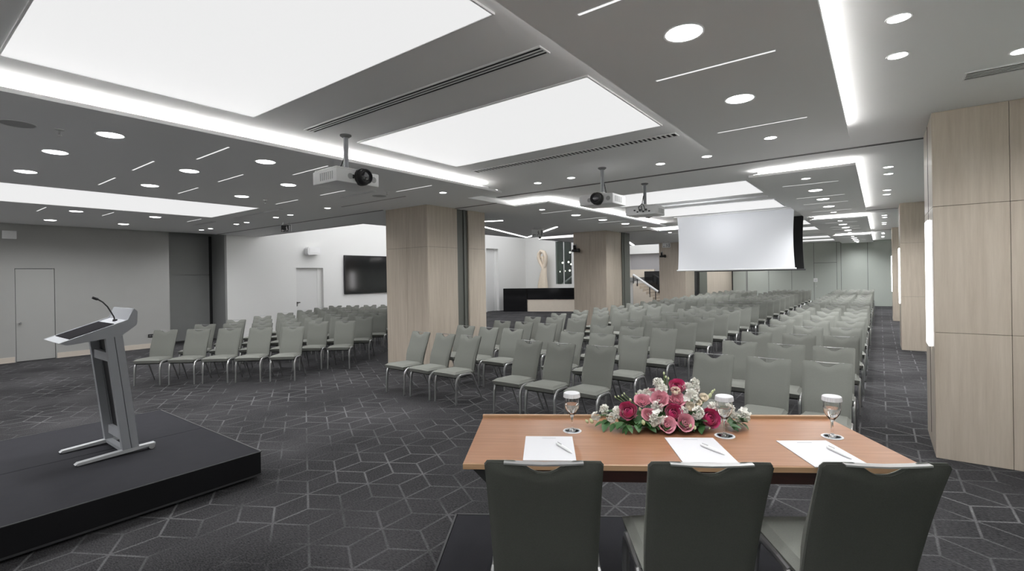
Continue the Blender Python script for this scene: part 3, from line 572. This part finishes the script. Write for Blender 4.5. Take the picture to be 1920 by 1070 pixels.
mk('lower_rail', B((SW-.02, SW+.008, -2.6, 2.53, .03, .045)), M['trimdark'], t)
for x in (-SW+.1, -.05, .05, SW-.1):
    for y in (-2.5, 0, 2.4): mk('foot', B((x-.03, x+.03, y-.03, y+.03, 0, SH-.03)), M['black'], t)

t = thing('lectern', 'silver grey lectern with sloping dark top and gooseneck microphone', 'lectern', (-5.9, 1.4, .25))
def LY(y): return y-1.4
def LZ(z): return z-.25
# sloping tray: side profile in (y,z), swept across X
side = [(1.01, 1.335), (1.49, 1.50), (1.535, 1.60), (1.565, 1.575), (1.56, 1.45), (1.44, 1.355), (1.06, 1.31)]
bm = bmesh.new()
for a, b in ((-.30, -.285), (.285, .30)): prism(bm, [(LY(y), LZ(z)) for y, z in side], 'x', a, b)
mk('side_cheek', bm, M['alu'], t)
bm = bmesh.new(); prism(bm, [(LY(1.01), LZ(1.333)), (LY(1.50), LZ(1.495)), (LY(1.50), LZ(1.475)), (LY(1.06), LZ(1.31))], 'x', -.285, .285); top = mk('reading_top', bm, M['alu'], t)
bm = bmesh.new(); prism(bm, [(LY(1.085), LZ(1.362)), (LY(1.40), LZ(1.468)), (LY(1.40), LZ(1.462)), (LY(1.085), LZ(1.356))], 'x', -.25, .25); mk('dark_mat', bm, M['mat'], top)
bm = bmesh.new(); prism(bm, [(LY(1.495), LZ(1.49)), (LY(1.53), LZ(1.60)), (LY(1.545), LZ(1.60)), (LY(1.515), LZ(1.48))], 'x', -.285, .285); mk('front_panel', bm, M['alu'], t)
bm = bmesh.new(); prism(bm, [(LY(1.06), LZ(1.312)), (LY(1.44), LZ(1.357)), (LY(1.56), LZ(1.452)), (LY(1.55), LZ(1.46)), (LY(1.43), LZ(1.37)), (LY(1.06), LZ(1.325))], 'x', -.285, .285); mk('underside', bm, M['alu'], t)
for sx in (-1, 1):
    bm = bmesh.new(); x0, x1 = (sx*.27-.028, sx*.27+.028)
    prism(bm, [(LY(1.325), LZ(1.345)), (LY(1.385), LZ(1.35)), (LY(1.50), LZ(.30)), (LY(1.435), LZ(.30))], 'x', x0, x1); col = mk('column', bm, M['alu'], t)
    bm = bmesh.new(); prism(bm, [(LY(1.39), LZ(1.35)), (LY(1.45), LZ(1.355)), (LY(1.56), LZ(.30)), (LY(1.505), LZ(.30))], 'x', x0, x1); mk('column_half', bm, M['alu'], col)
    bm = bmesh.new(); prism(bm, [(LY(1.10), LZ(.263)), (LY(1.12), LZ(.255)), (LY(1.5), LZ(.268)), (LY(1.69), LZ(.285)), (LY(1.69), LZ(.305)), (LY(1.5), LZ(.30)), (LY(1.12), LZ(.278))], 'x', sx*.27-.03, sx*.27+.03)
    ft = mk('foot', bm, M['footalu'], t)
    bm = bmesh.new(); tube(bm, [(sx*.27-.035, LY(1.66), .025), (sx*.27+.035, LY(1.66), .025)], .025, 12); mk('wheel', bm, M['grey'], ft, True)
bm = bmesh.new(); prism(bm, [(LY(1.40), LZ(1.30)), (LY(1.42), LZ(1.30)), (LY(1.525), LZ(.36)), (LY(1.505), LZ(.36))], 'x', -.243, .243); mk('back_panel', bm, M['black'], t)
mk('crossbar', B((-.243, .243, LY(1.36), LY(1.40), LZ(1.12), LZ(1.2))), M['alu'], t); mk('crossbar', B((-.243, .243, LY(1.46), LY(1.50), LZ(.36), LZ(.44))), M['alu'], t); mk('crossbar', B((-.243, .243, LY(1.44), LY(1.49), LZ(.27), LZ(.30))), M['alu'], t)
bm = bmesh.new(); mic = [(1.456, 1.47), (1.448, 1.52), (1.43, 1.56), (1.401, 1.62), (1.366, 1.665), (1.335, 1.69), (1.325, 1.695), (1.29, 1.712)]
tube(bm, [(.05, LY(y), LZ(z)) for y, z in mic], [.007, .006, .006, .006, .006, .007, .013, .012], 8); mk('gooseneck_microphone', bm, M['black'], t, True)
mk('microphone_base', lathe(bmesh.new(), [(0, LZ(1.50)), (.018, LZ(1.497)), (.02, LZ(1.478))], 14, .05, LY(1.456)), M['black'], t, True)

# ------------------------------------------------------------------ chairs
def slab_grid(us, vs, front, back):
    """closed pillow from two grids of points"""
    bm = bmesh.new(); nu, nv = len(us), len(vs)
    F = [[bm.verts.new(front(u, v)) for u in us] for v in vs]; K = [[bm.verts.new(back(u, v)) for u in us] for v in vs]
    for j in range(nv-1):
        for i in range(nu-1):
            bm.faces.new((F[j][i], F[j][i+1], F[j+1][i+1], F[j+1][i])); bm.faces.new((K[j][i], K[j+1][i], K[j+1][i+1], K[j][i+1]))
    for j in range(nv-1):
        bm.faces.new((F[j][0], F[j+1][0], K[j+1][0], K[j][0])); bm.faces.new((F[j][-1], K[j][-1], K[j+1][-1], F[j+1][-1]))
    for i in range(nu-1):
        bm.faces.new((F[0][i], K[0][i], K[0][i+1], F[0][i+1])); bm.faces.new((F[-1][i], F[-1][i+1], K[-1][i+1], K[-1][i]))
    return bm
def sm(x, a, b):
    k = min(1, max(0, (x-a)/(b-a))); return k*k*(3-2*k)
def back_pt(u, v, off, w=0.215):
    # u across -1..1, v up 0..1
    dip = .050*(1-sm(abs(u), .05, .52)) + .014*sm(abs(u), .93, 1.0)**2
    z = .40 + v*(.535-dip*v)
    tt = (z-.40)/.535
    y = .175 + .13*tt + .05*tt*tt
    hw = w*(.945+.055*tt)
    return Vector((u*hw, y+off, z+off*.25))
US = [-1, -.985, -.95, -.88, -.75, -.6, -.5, -.4, -.3, -.2, -.1, 0, .1, .2, .3, .4, .5, .6, .75, .88, .95, .985, 1]
VS = [0, .04, .15, .3, .45, .6, .75, .88, .95, .985, 1]
def edge(u, v): return max(sm(abs(u), .88, 1), sm(v, .93, 1), 1-sm(v, 0, .05))
pad = slab_grid(US, VS, lambda u, v: back_pt(u, v, -.034 - .020*math.exp(-((v-.38)/.2)**2) + .020*edge(u, v)), lambda u, v: back_pt(u, v, -.004 - .004*edge(u, v)))
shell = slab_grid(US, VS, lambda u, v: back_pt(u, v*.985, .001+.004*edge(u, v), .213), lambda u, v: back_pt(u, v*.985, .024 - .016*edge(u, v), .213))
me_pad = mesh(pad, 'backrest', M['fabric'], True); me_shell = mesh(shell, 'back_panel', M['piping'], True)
def seat_pt(u, v, top):
    # v 0 front .. 1 rear
    y = -.255 + .46*v; hw = .222 - .022*v
    r = max(sm(abs(u), .82, 1), 1-sm(v, 0, .12), sm(v, .93, 1)*.6)
    z = (.472 - .015*v + .006*math.cos(u*1.4)) - .030*r if top else .384 + .012*r
    if not top: y += .02*(1-v)
    return Vector((u*hw*(1 if top else .95), y, z))
SU = [-1, -.95, -.85, -.6, -.3, 0, .3, .6, .85, .95, 1]; SV = [0, .03, .08, .15, .35, .6, .85, .95, 1]
me_seat = mesh(slab_grid(SU, SV, lambda u, v: seat_pt(u, v, True), lambda u, v: seat_pt(u, v, False)), 'seat', M['fabric'], True)
def front_leg(s):
    x = s*.212; bm = bmesh.new()
    return tube(bm, [(x*1.02, -.222, 0), (x*1.01, -.216, .18), (x, -.21, .31), (x, -.198, .36), (x, -.170, .395), (x, -.13, .41), (x, -.02, .412), (x*.98, .10, .405)], [.0135, .015, .0175, .0185, .019, .018, .015, .013], 8, True, 1.15)
def rear_leg(s):
    x = s*.205; bm = bmesh.new()
    return tube(bm, [(x*1.02, .07, .405), (x*1.03, .115, .395), (x*1.03, .145, .36), (x*1.03, .18, .29), (x*1.05, .335, 0)], [.013, .0145, .0145, .014, .0115], 8)
me_fl = [mesh(front_leg(s), 'front_leg', M['tube'], True) for s in (-1, 1)]; me_rl = [mesh(rear_leg(s), 'rear_leg', M['tube'], True) for s in (-1, 1)]
bm = bmesh.new()
hp = [(-.142, -.006), (-.07, -.010), (0, -.012), (.07, -.010), (.142, -.006)]
for (a, za), (b, zb) in zip(hp, hp[1:]):
    y = .352; v = [bm.verts.new(p) for p in ((a, y-.012, .932+za), (b, y-.012, .932+zb), (b, y+.016, .931+zb), (a, y+.016, .931+za), (a, y-.012, .938+za), (b, y-.012, .938+zb), (b, y+.016, .937+zb), (a, y+.016, .937+za))]
    for f in ((3,2,1,0),(4,5,6,7),(0,1,5,4),(1,2,6,5),(2,3,7,6),(3,0,4,7)): bm.faces.new([v[i] for i in f])
me_handle = mesh(bm, 'handle', M['steel'])
bm = bmesh.new(); box(bm, -.19, .19, -.20, .17, .374, .39); tube(bm, [(-.205, .10, .40), (.205, .10, .40)], .010, 6); tube(bm, [(-.2, -.12, .395), (.2, -.12, .395)], .010, 6)
for s in (-1, 1): tube(bm, [(s*.185, .06, .40), (s*.185, .17, .40), (s*.185, .19, .46)], .012, 6)
me_under = mesh(bm, 'seat_frame', M['black'])
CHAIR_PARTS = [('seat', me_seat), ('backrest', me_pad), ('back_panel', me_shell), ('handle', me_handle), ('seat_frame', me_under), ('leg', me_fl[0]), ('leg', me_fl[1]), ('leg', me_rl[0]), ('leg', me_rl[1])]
def chair(bx, by, ang, label, group, z=0):
    """bx,by: where the middle of the top of the back stands"""
    f = Vector((math.sin(ang), -math.cos(ang)))
    t = thing('conference_chair', label, 'chair', (bx+f.x*.352, by+f.y*.352, z+.004), ang, group)
    for n, me in CHAIR_PARTS:
        o = ob(n, me, t)
        if n == 'handle': o['label'] = 'satin steel handle bar'
    return t
rc = random.Random(3)
blocks = (('left-hand', (-6.19, -5.63, -5.08), 5.68, 1.105, ('left', 'middle', 'right')), ('middle', (-3.97, -3.43, -2.88), 5.69, 1.16, ('left', 'middle', 'right')), ('right-hand', (-1.50, -.96, -.44), 5.80, 1.205, ('left', 'middle', 'right')))
for bn, cols, y0, dy, pos in blocks:
    for i in range(20):
        for j, x in enumerate(cols):
            y = y0+dy*i
            if y > 29.4: continue
            chair(x+rc.uniform(-.015, .015), y+rc.uniform(-.02, .02), R(rc.uniform(-1.2, 1.2)), 'grey conference chair, %s straight block, %s row from the front, %s seat' % (bn, ORD[i], pos[j]), 'audience chairs in straight rows')
for i in range(8):
    for j in range(5 if i == 0 else 6):
        chair(-10.82+j*.435-i*.575+rc.uniform(-.01, .01), 3.47+j*.385+i*.89+rc.uniform(-.01, .01), R(41.5+rc.uniform(-1, 1)), 'grey conference chair, angled left block, %s row from the front, %s seat from the left' % (ORD[i], ORD[j]), 'audience chairs in the angled left block')

# ------------------------------------------------------------------ head table on its dais
TA = math.atan2(.546, .838); TD = Vector((math.cos(TA), math.sin(TA), 0)); TN = Vector((-math.sin(TA), math.cos(TA), 0))
DZ = .25
t = thing('dais', 'low dark platform under the head table', 'stage', (-2.3, 2.4, 0), TA)
mk('deck_panel', B((.004, 1.23, -2.2, -.004, DZ-.03, DZ), bevel=.003), M['stage'], t); mk('deck_panel', B((1.236, 2.45, -2.2, -.004, DZ-.03, DZ), bevel=.003), M['stage'], t)
mk('edge_trim', B((-.012, 0, -2.2, .012, DZ-.05, DZ), (2.454, 2.466, -2.2, .012, DZ-.05, DZ), (-.012, 2.466, 0, .012, DZ-.05, DZ)), M['trimdark'], t)
mk('skirt', B((.0, .03, -2.2, -.03, .03, DZ-.05), (2.42, 2.45, -2.2, -.03, .03, DZ-.05), (0, 2.45, -.03, 0, .03, DZ-.05)), M['skirt'], t)
for x in (.1, 1.2, 2.35):
    for y in (-2.1, -1.1, -.1): mk('foot', B((x-.03, x+.03, y-.03, y+.03, 0, DZ-.03)), M['black'], t)
for (x, y), lab in zip(((-.97, 1.46), (-.48, 1.78), (.01, 2.11)), ('grey fabric chair seen from behind at the left notepad', 'grey fabric chair seen from behind at the middle notepad', 'grey fabric chair seen from behind at the right notepad')):
    chair(x, y, math.atan2(TN.x, -TN.y), lab, 'chairs at the head table', DZ)
T0 = Vector((-1.53, 1.64, 0)); TL, TW, TZ = 2.01, .735, 1.0
t = thing('head_table', 'cherry wood table with raised back edge and dark apron', 'table', (T0.x, T0.y, DZ), TA)
z = TZ-DZ
mk('table_top', B((0, TL, .004, TW-.02, z-.026, z), bevel=.002), M['table'], t); mk('edge_band', B((0, TL, -.004, .004, z-.027, z-.001), bevel=.002), M['edge'], t)
mk('back_ledge', B((0, TL, TW-.02, TW, z-.03, z+.018), bevel=.003), M['edge'], t)
mk('apron', B((.12, TL-.12, .10, .125, z-.12, z-.026)), M['mahogany'], t); mk('modesty_panel', B((.10, TL-.10, TW-.06, TW-.04, z-.12, z-.026)), M['mahogany'], t)
for e in (0, 1):
    lx = .26 if e == 0 else .11
    fx = (lambda q: q) if e == 0 else (lambda q: TL-q)
    bm = bmesh.new(); prism(bm, [(fx(.035), z-.026), (fx(.04), z-.055), (fx(.10), z-.115), (fx(.32), z-.115), (fx(.32), z-.026)], 'y', .06, TW-.12); lg = mk('leg_frame', bm, M['black'], t)
    for y in (.17, TW-.17): mk('leg', B((fx(lx)-.02, fx(lx)+.02, y-.02, y+.02, 0, z-.1), bevel=.003), M['black'], lg)
    mk('foot_bar', B((fx(lx)-.025, fx(lx)+.025, .08, TW-.08, 0, .03), bevel=.004), M['black'], lg)
def TP(px, py): return (px, py, TZ)
for (c, ang, lab) in (((-1.31, 2.025), 0, 'white notepad sheet at the left place'), ((-.705, 2.41), 0, 'white notepad sheet at the middle place'), ((-.23, 2.68), .03, 'white notepad sheet at the right place')):
    p = thing('notepad', lab, 'notepad', TP(*c), TA+ang, 'notepads on the head table'); mk('sheet', B((-.122, .122, -.168, .168, 0, .004)), M['paper'], p); mk('letterhead', B((-.035, .035, .135, .141, .004, .0042)), M['print'], p)
for (a, b, lab) in (((-1.30, 2.08), (-1.17, 2.01), 'white pen lying on the left notepad'), ((-.71, 2.46), (-.58, 2.39), 'white pen lying on the middle notepad'), ((-.21, 2.76), (-.09, 2.63), 'white pen lying on the right notepad')):
    a, b = Vector((*a, 0)), Vector((*b, 0)); d = (b-a); ang = math.atan2(d.y, d.x)
    p = thing('pen', lab, 'pen', (a.x, a.y, TZ+.0117), ang, 'pens on the notepads')
    bm = bmesh.new(); tube(bm, [(0, 0, 0), (.012, 0, 0), (.09, 0, 0), (.125, 0, -.001), (.142, 0, -.003), (.147, 0, -.0035)], [.006, .0075, .0075, .006, .0025, .001], 10); mk('barrel', bm, M['offwhite'], p, True); mk('clip', B((.008, .045, -.0015, .0015, .0072, .0092)), M['grey'], p)
def goblet(c, lab):
    p = thing('water_glass', 'covered water glass '+lab, 'glass', (c[0], c[1], TZ+.0035), 0, 'water glasses with paper lids')
    prof = [(0, .0), (.036, .0), (.037, .002), (.02, .006), (.007, .012), (.0055, .03), (.006, .07), (.012, .085), (.027, .105), (.037, .125), (.041, .15), (.040, .185), (.0385, .185), (.0395, .15), (.0355, .126), (.0255, .107), (.010, .089), (0, .0865)]
    mk('glass', lathe(bmesh.new(), prof, 28), M['glass'], p, True)
    mk('water', lathe(bmesh.new(), [(0, .0875), (.0098, .0895), (.0252, .1075), (.0352, .1262), (.0388, .145), (0, .145)], 28), M['water'], p, True)
    bm = bmesh.new(); n = 56; rs = []
    for r_, z_, fl in ((.0, .207, 0), (.040, .207, 0), (.0435, .204, .5), (.0455, .183, 1), (.0440, .183, 1), (.042, .203, .5), (.0, .2055, 0)):
        rs.append([bm.verts.new(((r_+fl*.0009*(1 if k % 2 else -1))*math.cos(2*math.pi*k/n), (r_+fl*.0009*(1 if k % 2 else -1))*math.sin(2*math.pi*k/n), z_)) for k in range(n)] if r_ else [bm.verts.new((0, 0, z_))])
    for A, Bq in zip(rs, rs[1:]):
        for k in range(n):
            k2 = (k+1) % n
            if len(A) == 1: bm.faces.new((A[0], Bq[k], Bq[k2]))
            elif len(Bq) == 1: bm.faces.new((A[k], A[k2], Bq[0]))
            else: bm.faces.new((A[k], A[k2], Bq[k2], Bq[k]))
    mk('paper_lid', bm, M['paper'], p, False)
    q = thing('coaster', 'round printed paper coaster under the glass '+lab, 'coaster', (c[0], c[1], TZ), 0, 'coasters on the head table')
    mk('disc', lathe(bmesh.new(), [(0, .0026), (.05, .0026), (.0505, .0012), (.05, 0), (0, 0)], 32), M['paper'], q); mk('print', lathe(bmesh.new(), [(0, .0031), (.041, .0031), (.041, .0027)], 28), M['coaster'], q)
goblet((-1.35, 2.32), 'left of the flowers'); goblet((-.655, 2.69), 'at the right end of the flowers'); goblet((-.205, 2.98), 'near the right end of the table')

# ------------------------------------------------------------------ flowers
BLOOMS=[('rose',-0.231,-0.07,0.099,0.043),('rose',0.004,-0.1,0.096,0.043),('rose',0.196,-0.1,0.072,0.045),('rose',0.055,0.02,0.214,0.04),('lis',-0.144,-0.02,0.147,0.031),('lis',-0.056,-0.05,0.162,0.036),('lis',-0.007,-0.03,0.149,0.025),('lis',0.045,-0.04,0.16,0.03),('lis',-0.042,-0.15,0.054,0.032),('lis',0.053,-0.15,0.064,0.034),('lis',-0.07,0.03,0.178,0.022),('lis',0.077,-0.04,0.13,0.018),('lis',-0.129,-0.1,0.093,0.025),('white',-0.047,0.03,0.233,0.026),('white',-0.034,0.0,0.202,0.031),('white',-0.106,0.03,0.176,0.026),('white',0.155,0.03,0.23,0.025),('white',0.151,0.02,0.204,0.026),('white',0.115,-0.03,0.17,0.038),('white',-0.083,-0.12,0.084,0.037),('white',0.13,-0.1,0.099,0.032),('white',-0.28,-0.03,0.083,0.03),('white',-0.352,0.0,0.09,0.026),('white',-0.399,0.0,0.054,0.023),('white',-0.319,-0.05,0.056,0.026),('white',0.061,-0.08,0.105,0.023),('white',0.319,-0.02,0.097,0.031),('white',0.402,0.0,0.064,0.037),('white',0.349,-0.03,0.045,0.031),('white',0.113,0.03,0.209,0.024),('white',-0.145,0.04,0.173,0.016),('white',-0.071,-0.06,0.127,0.03),('white',-0.107,-0.13,0.058,0.024),('white',0.232,-0.03,0.115,0.023),('white',0.285,-0.03,0.054,0.025),('cream',0.103,-0.07,0.125,0.021),('cream',0.152,-0.04,0.138,0.018),('cream',0.039,-0.02,0.198,0.02),('cream',0.198,0.0,0.157,0.02),('bud',-0.452,-0.02,0.029,0.011),('bud',-0.428,-0.03,0.034,0.014),('bud',-0.166,-0.15,0.063,0.014),('bud',0.237,0.02,0.164,0.014),('bud',0.249,0.02,0.184,0.01),('bud',-0.163,-0.05,0.105,0.011),('bud',0.073,-0.17,0.052,0.011),('bud',-0.012,0.03,0.287,0.008),('bud',-0.002,0.03,0.266,0.007),('bud',0.012,0.03,0.258,0.007),('bud',-0.286,0.03,0.154,0.006),('bud',-0.268,0.03,0.157,0.006),('bud',-0.246,0.03,0.162,0.006),('bud',-0.235,0.03,0.173,0.006),('bud',-0.168,0.03,0.168,0.009),('bud',-0.206,0.0,0.144,0.009),('bud',0.26,0.02,0.194,0.007),('bud',0.096,-0.17,0.042,0.01),('bud',0.177,-0.15,0.033,0.005)]
FA = thing('flower_arrangement', 'low arrangement of magenta, pink and white flowers on the table', 'flowers', (-.955, 2.70, TZ), TA)
rf = random.Random(11)
def petal(bm, length, width, cup, tilt, az, r0, z0, ruffle=0, nu=4, nv=4):
    ca, sa = math.cos(az), math.sin(az); rows = []
    for j in range(nv+1):
        v = j/nv; wv = width*math.sin(math.pi*(.18+.74*v))**.8
        row = []
        for i in range(nu+1):
            u = i/nu*2-1
            a = tilt*(1-.35*v); rr = r0 + length*v*math.cos(a) - cup*(u*u)*0.35*length; zz = z0 + length*v*math.sin(a) + cup*length*.45*(u*u)*v + (ruffle*length*math.sin(u*7+az*5)*v*v if ruffle else 0)
            if v > .8: rr += .10*length*(v-.8)*5*.5
            x, y = rr, u*wv/2
            row.append(bm.verts.new((x*ca-y*sa, x*sa+y*ca, zz)))
        rows.append(row)
    for j in range(nv):
        for i in range(nu): bm.faces.new((rows[j][i], rows[j][i+1], rows[j+1][i+1], rows[j+1][i]))
def cap_petal(bm, R0, az, daz, rim, base, curl, r):
    nu, nv = 6, 5; rows = []; jr = r.uniform(.92, 1.08)
    for j in range(nv+1):
        v = j/nv; row = []
        for i in range(nu+1):
            u = i/nu*2-1
            th = base + (rim-base)*v + .30*u*u*v; rr = R0*jr*(1+curl*max(0, v-.55)**2*3 + .05*math.sin(u*4+az*3)*v)
            a = az + u*daz*(.45+.55*math.sin(math.pi*min(.5, v*.62)))
            row.append(bm.verts.new((rr*math.sin(th)*math.cos(a), rr*math.sin(th)*math.sin(a), rr*math.cos(th)*.9-.1)))
        rows.append(row)
    for j in range(nv):
        for i in range(nu): bm.faces.new((rows[j][i], rows[j][i+1], rows[j+1][i+1], rows[j+1][i]))
def flower_mesh(kind, seed):
    r = random.Random(seed); bm = bmesh.new()
    if kind in ('rose', 'lis', 'cream'):
        layers = {'rose': ((3, .26, 18, 0), (4, .44, 30, .1), (5, .62, 42, .2), (5, .8, 54, .35), (6, .98, 66, .5)), 'lis': ((3, .30, 30, .1), (4, .55, 48, .3), (5, .8, 62, .5), (5, 1.0, 72, .7)), 'cream': ((3, .4, 25, .1), (5, .7, 45, .3), (5, 1.0, 62, .5))}[kind]
        for n, R0, rim, curl in layers:
            off = r.uniform(0, 6)
            for k in range(n): cap_petal(bm, R0, 2*math.pi*k/n+off, R(250/n), R(rim+r.uniform(-6, 6)), R(150), curl, r)
    elif kind == 'white':
        for c in range(7):
            bm2 = bmesh.new(); n = 5
            for k in range(n): petal(bm2, r.uniform(.5, .68), r.uniform(.55, .7), .5, R(r.uniform(15, 55)), 2*math.pi*k/n+r.uniform(-.2, .2), .04, 0, .09, 4, 3)
            for k in range(3): petal(bm2, r.uniform(.22, .32), .3, .5, R(r.uniform(55, 80)), 2*math.pi*k/3+r.uniform(-.2, .2), .02, .02, .09, 3, 2)
            ax = Vector((r.uniform(-1, 1), r.uniform(-1, 1), r.uniform(.1, 1))).normalized(); q = ax.to_track_quat('Z', 'Y').to_matrix().to_4x4(); q.translation = ax*.42
            bmesh.ops.transform(bm2, matrix=q, verts=bm2.verts[:]); me = bpy.data.meshes.new('tmp'); bm2.to_mesh(me); bm2.free(); bm.from_mesh(me); bpy.data.meshes.remove(me)
    elif kind == 'bud':
        lathe(bm, [(0, -1.2), (.35, -1.0), (.7, -.4), (.72, .1), (.5, .7), (.2, 1.1), (0, 1.25)], 8)
    m_ = {'rose': 'rose', 'lis': 'lis', 'white': 'whitep', 'cream': 'creamp', 'bud': 'bud'}[kind]
    bmn = mesh(bm, kind+'_bloom', M[m_], True)
    return bmn
FM = {k: [flower_mesh(k, 10*i+len(k)) for i in range(n)] for k, n in (('rose', 2), ('lis', 2), ('white', 4), ('cream', 1), ('bud', 1))}
NAMES = {'rose': 'rose', 'lis': 'lisianthus', 'white': 'white_blossom', 'cream': 'cream_blossom', 'bud': 'flower_bud'}
for i, (k, u, v, w_, r_) in enumerate(BLOOMS):
    o = ob(NAMES[k], FM[k][i % len(FM[k])], FA, (u, v, max(w_, r_*.9)))
    ax = Vector((u*.9+rf.uniform(-.15, .15), v*2.0-.22+rf.uniform(-.12, .12)-.25, .30+w_*1.6)).normalized()
    if k == 'bud': ax = Vector((u*.8, v, .5)).normalized()
    o.rotation_mode = 'QUATERNION'; o.rotation_quaternion = ax.to_track_quat('Z', 'Y'); s = r_*{'bud': 1.0, 'white': 1.3, 'rose': 1.0, 'lis': 1.02, 'cream': 1.1}[k]; o.scale = (s, s, s)
    if k == 'rose': o['label'] = 'deep magenta rose'
    if k == 'lis': o['label'] = 'dusty pink lisianthus'
    base = Vector((u*.55, v*.4+.02, .02)); tip = Vector((u, v, max(w_, r_*.9)))-ax*r_*.3
    if w_ > .05 and k in ('bud', 'white', 'rose'):
        bm = bmesh.new(); tube(bm, [base, base.lerp(tip, .5)+Vector((0, 0, .02)), tip], .0022, 5); mk('stem', bm, M['stemm'], FA, True)
def leaf_mesh(L_, W_, droop):
    bm = bmesh.new(); rows = []
    for j in range(7):
        v = j/6; wv = W_*math.sin(math.pi*min(1, .06+v*.94))**.75
        rows.append([bm.verts.new((L_*v, s*wv/2, .10*abs(s)*wv - droop*v*v*L_ + .15*L_*v)) for s in (-1, 0, 1)])
    for a, b in zip(rows, rows[1:]):
        for i in range(2): bm.faces.new((a[i], a[i+1], b[i+1], b[i]))
    return mesh(bm, 'leaf', M['leaf'], True)
LM = [leaf_mesh(.068, .036, .5), leaf_mesh(.085, .026, .35), leaf_mesh(.055, .036, .6)]
for i in range(130):
    u = rf.uniform(-.36, .38); front = rf.random() < .62
    v = rf.uniform(-.13, -.05) if front else rf.uniform(-.04, .05); w_ = rf.uniform(.015, .06) if front else rf.uniform(.03, .15)*(1-abs(u)*1.3)+.02
    if abs(u) > .3: v = v*.5; w_ = min(w_, .05)
    w_ = max(w_, .034); az = math.atan2(-.8 if front else rf.uniform(-.6, .8), u*2+rf.uniform(-.8, .8))
    if math.hypot(u+math.cos(az)*.05-.246, v+math.sin(az)*.05+.172) < .09: continue
    o = ob('leaf', LM[i % 3], FA, (u, v, w_))
    o.rotation_euler = (rf.uniform(-.4, .4), rf.uniform(-.5, .25), az); k = rf.uniform(.7, 1.1); o.scale = (k, k, k)
bm = bmesh.new(); bmesh.ops.create_icosphere(bm, subdivisions=2, radius=1); bmesh.ops.scale(bm, vec=(.30, .075, .055), verts=bm.verts[:]); bmesh.ops.translate(bm, vec=(0, -.02, .05), verts=bm.verts[:])
for v in bm.verts: v.co += Vector((rf.uniform(-1, 1), rf.uniform(-1, 1), rf.uniform(-1, 1)))*.008; v.co.z = max(v.co.z, .002)
mk('foliage_base', bm, M['leaf'], FA)
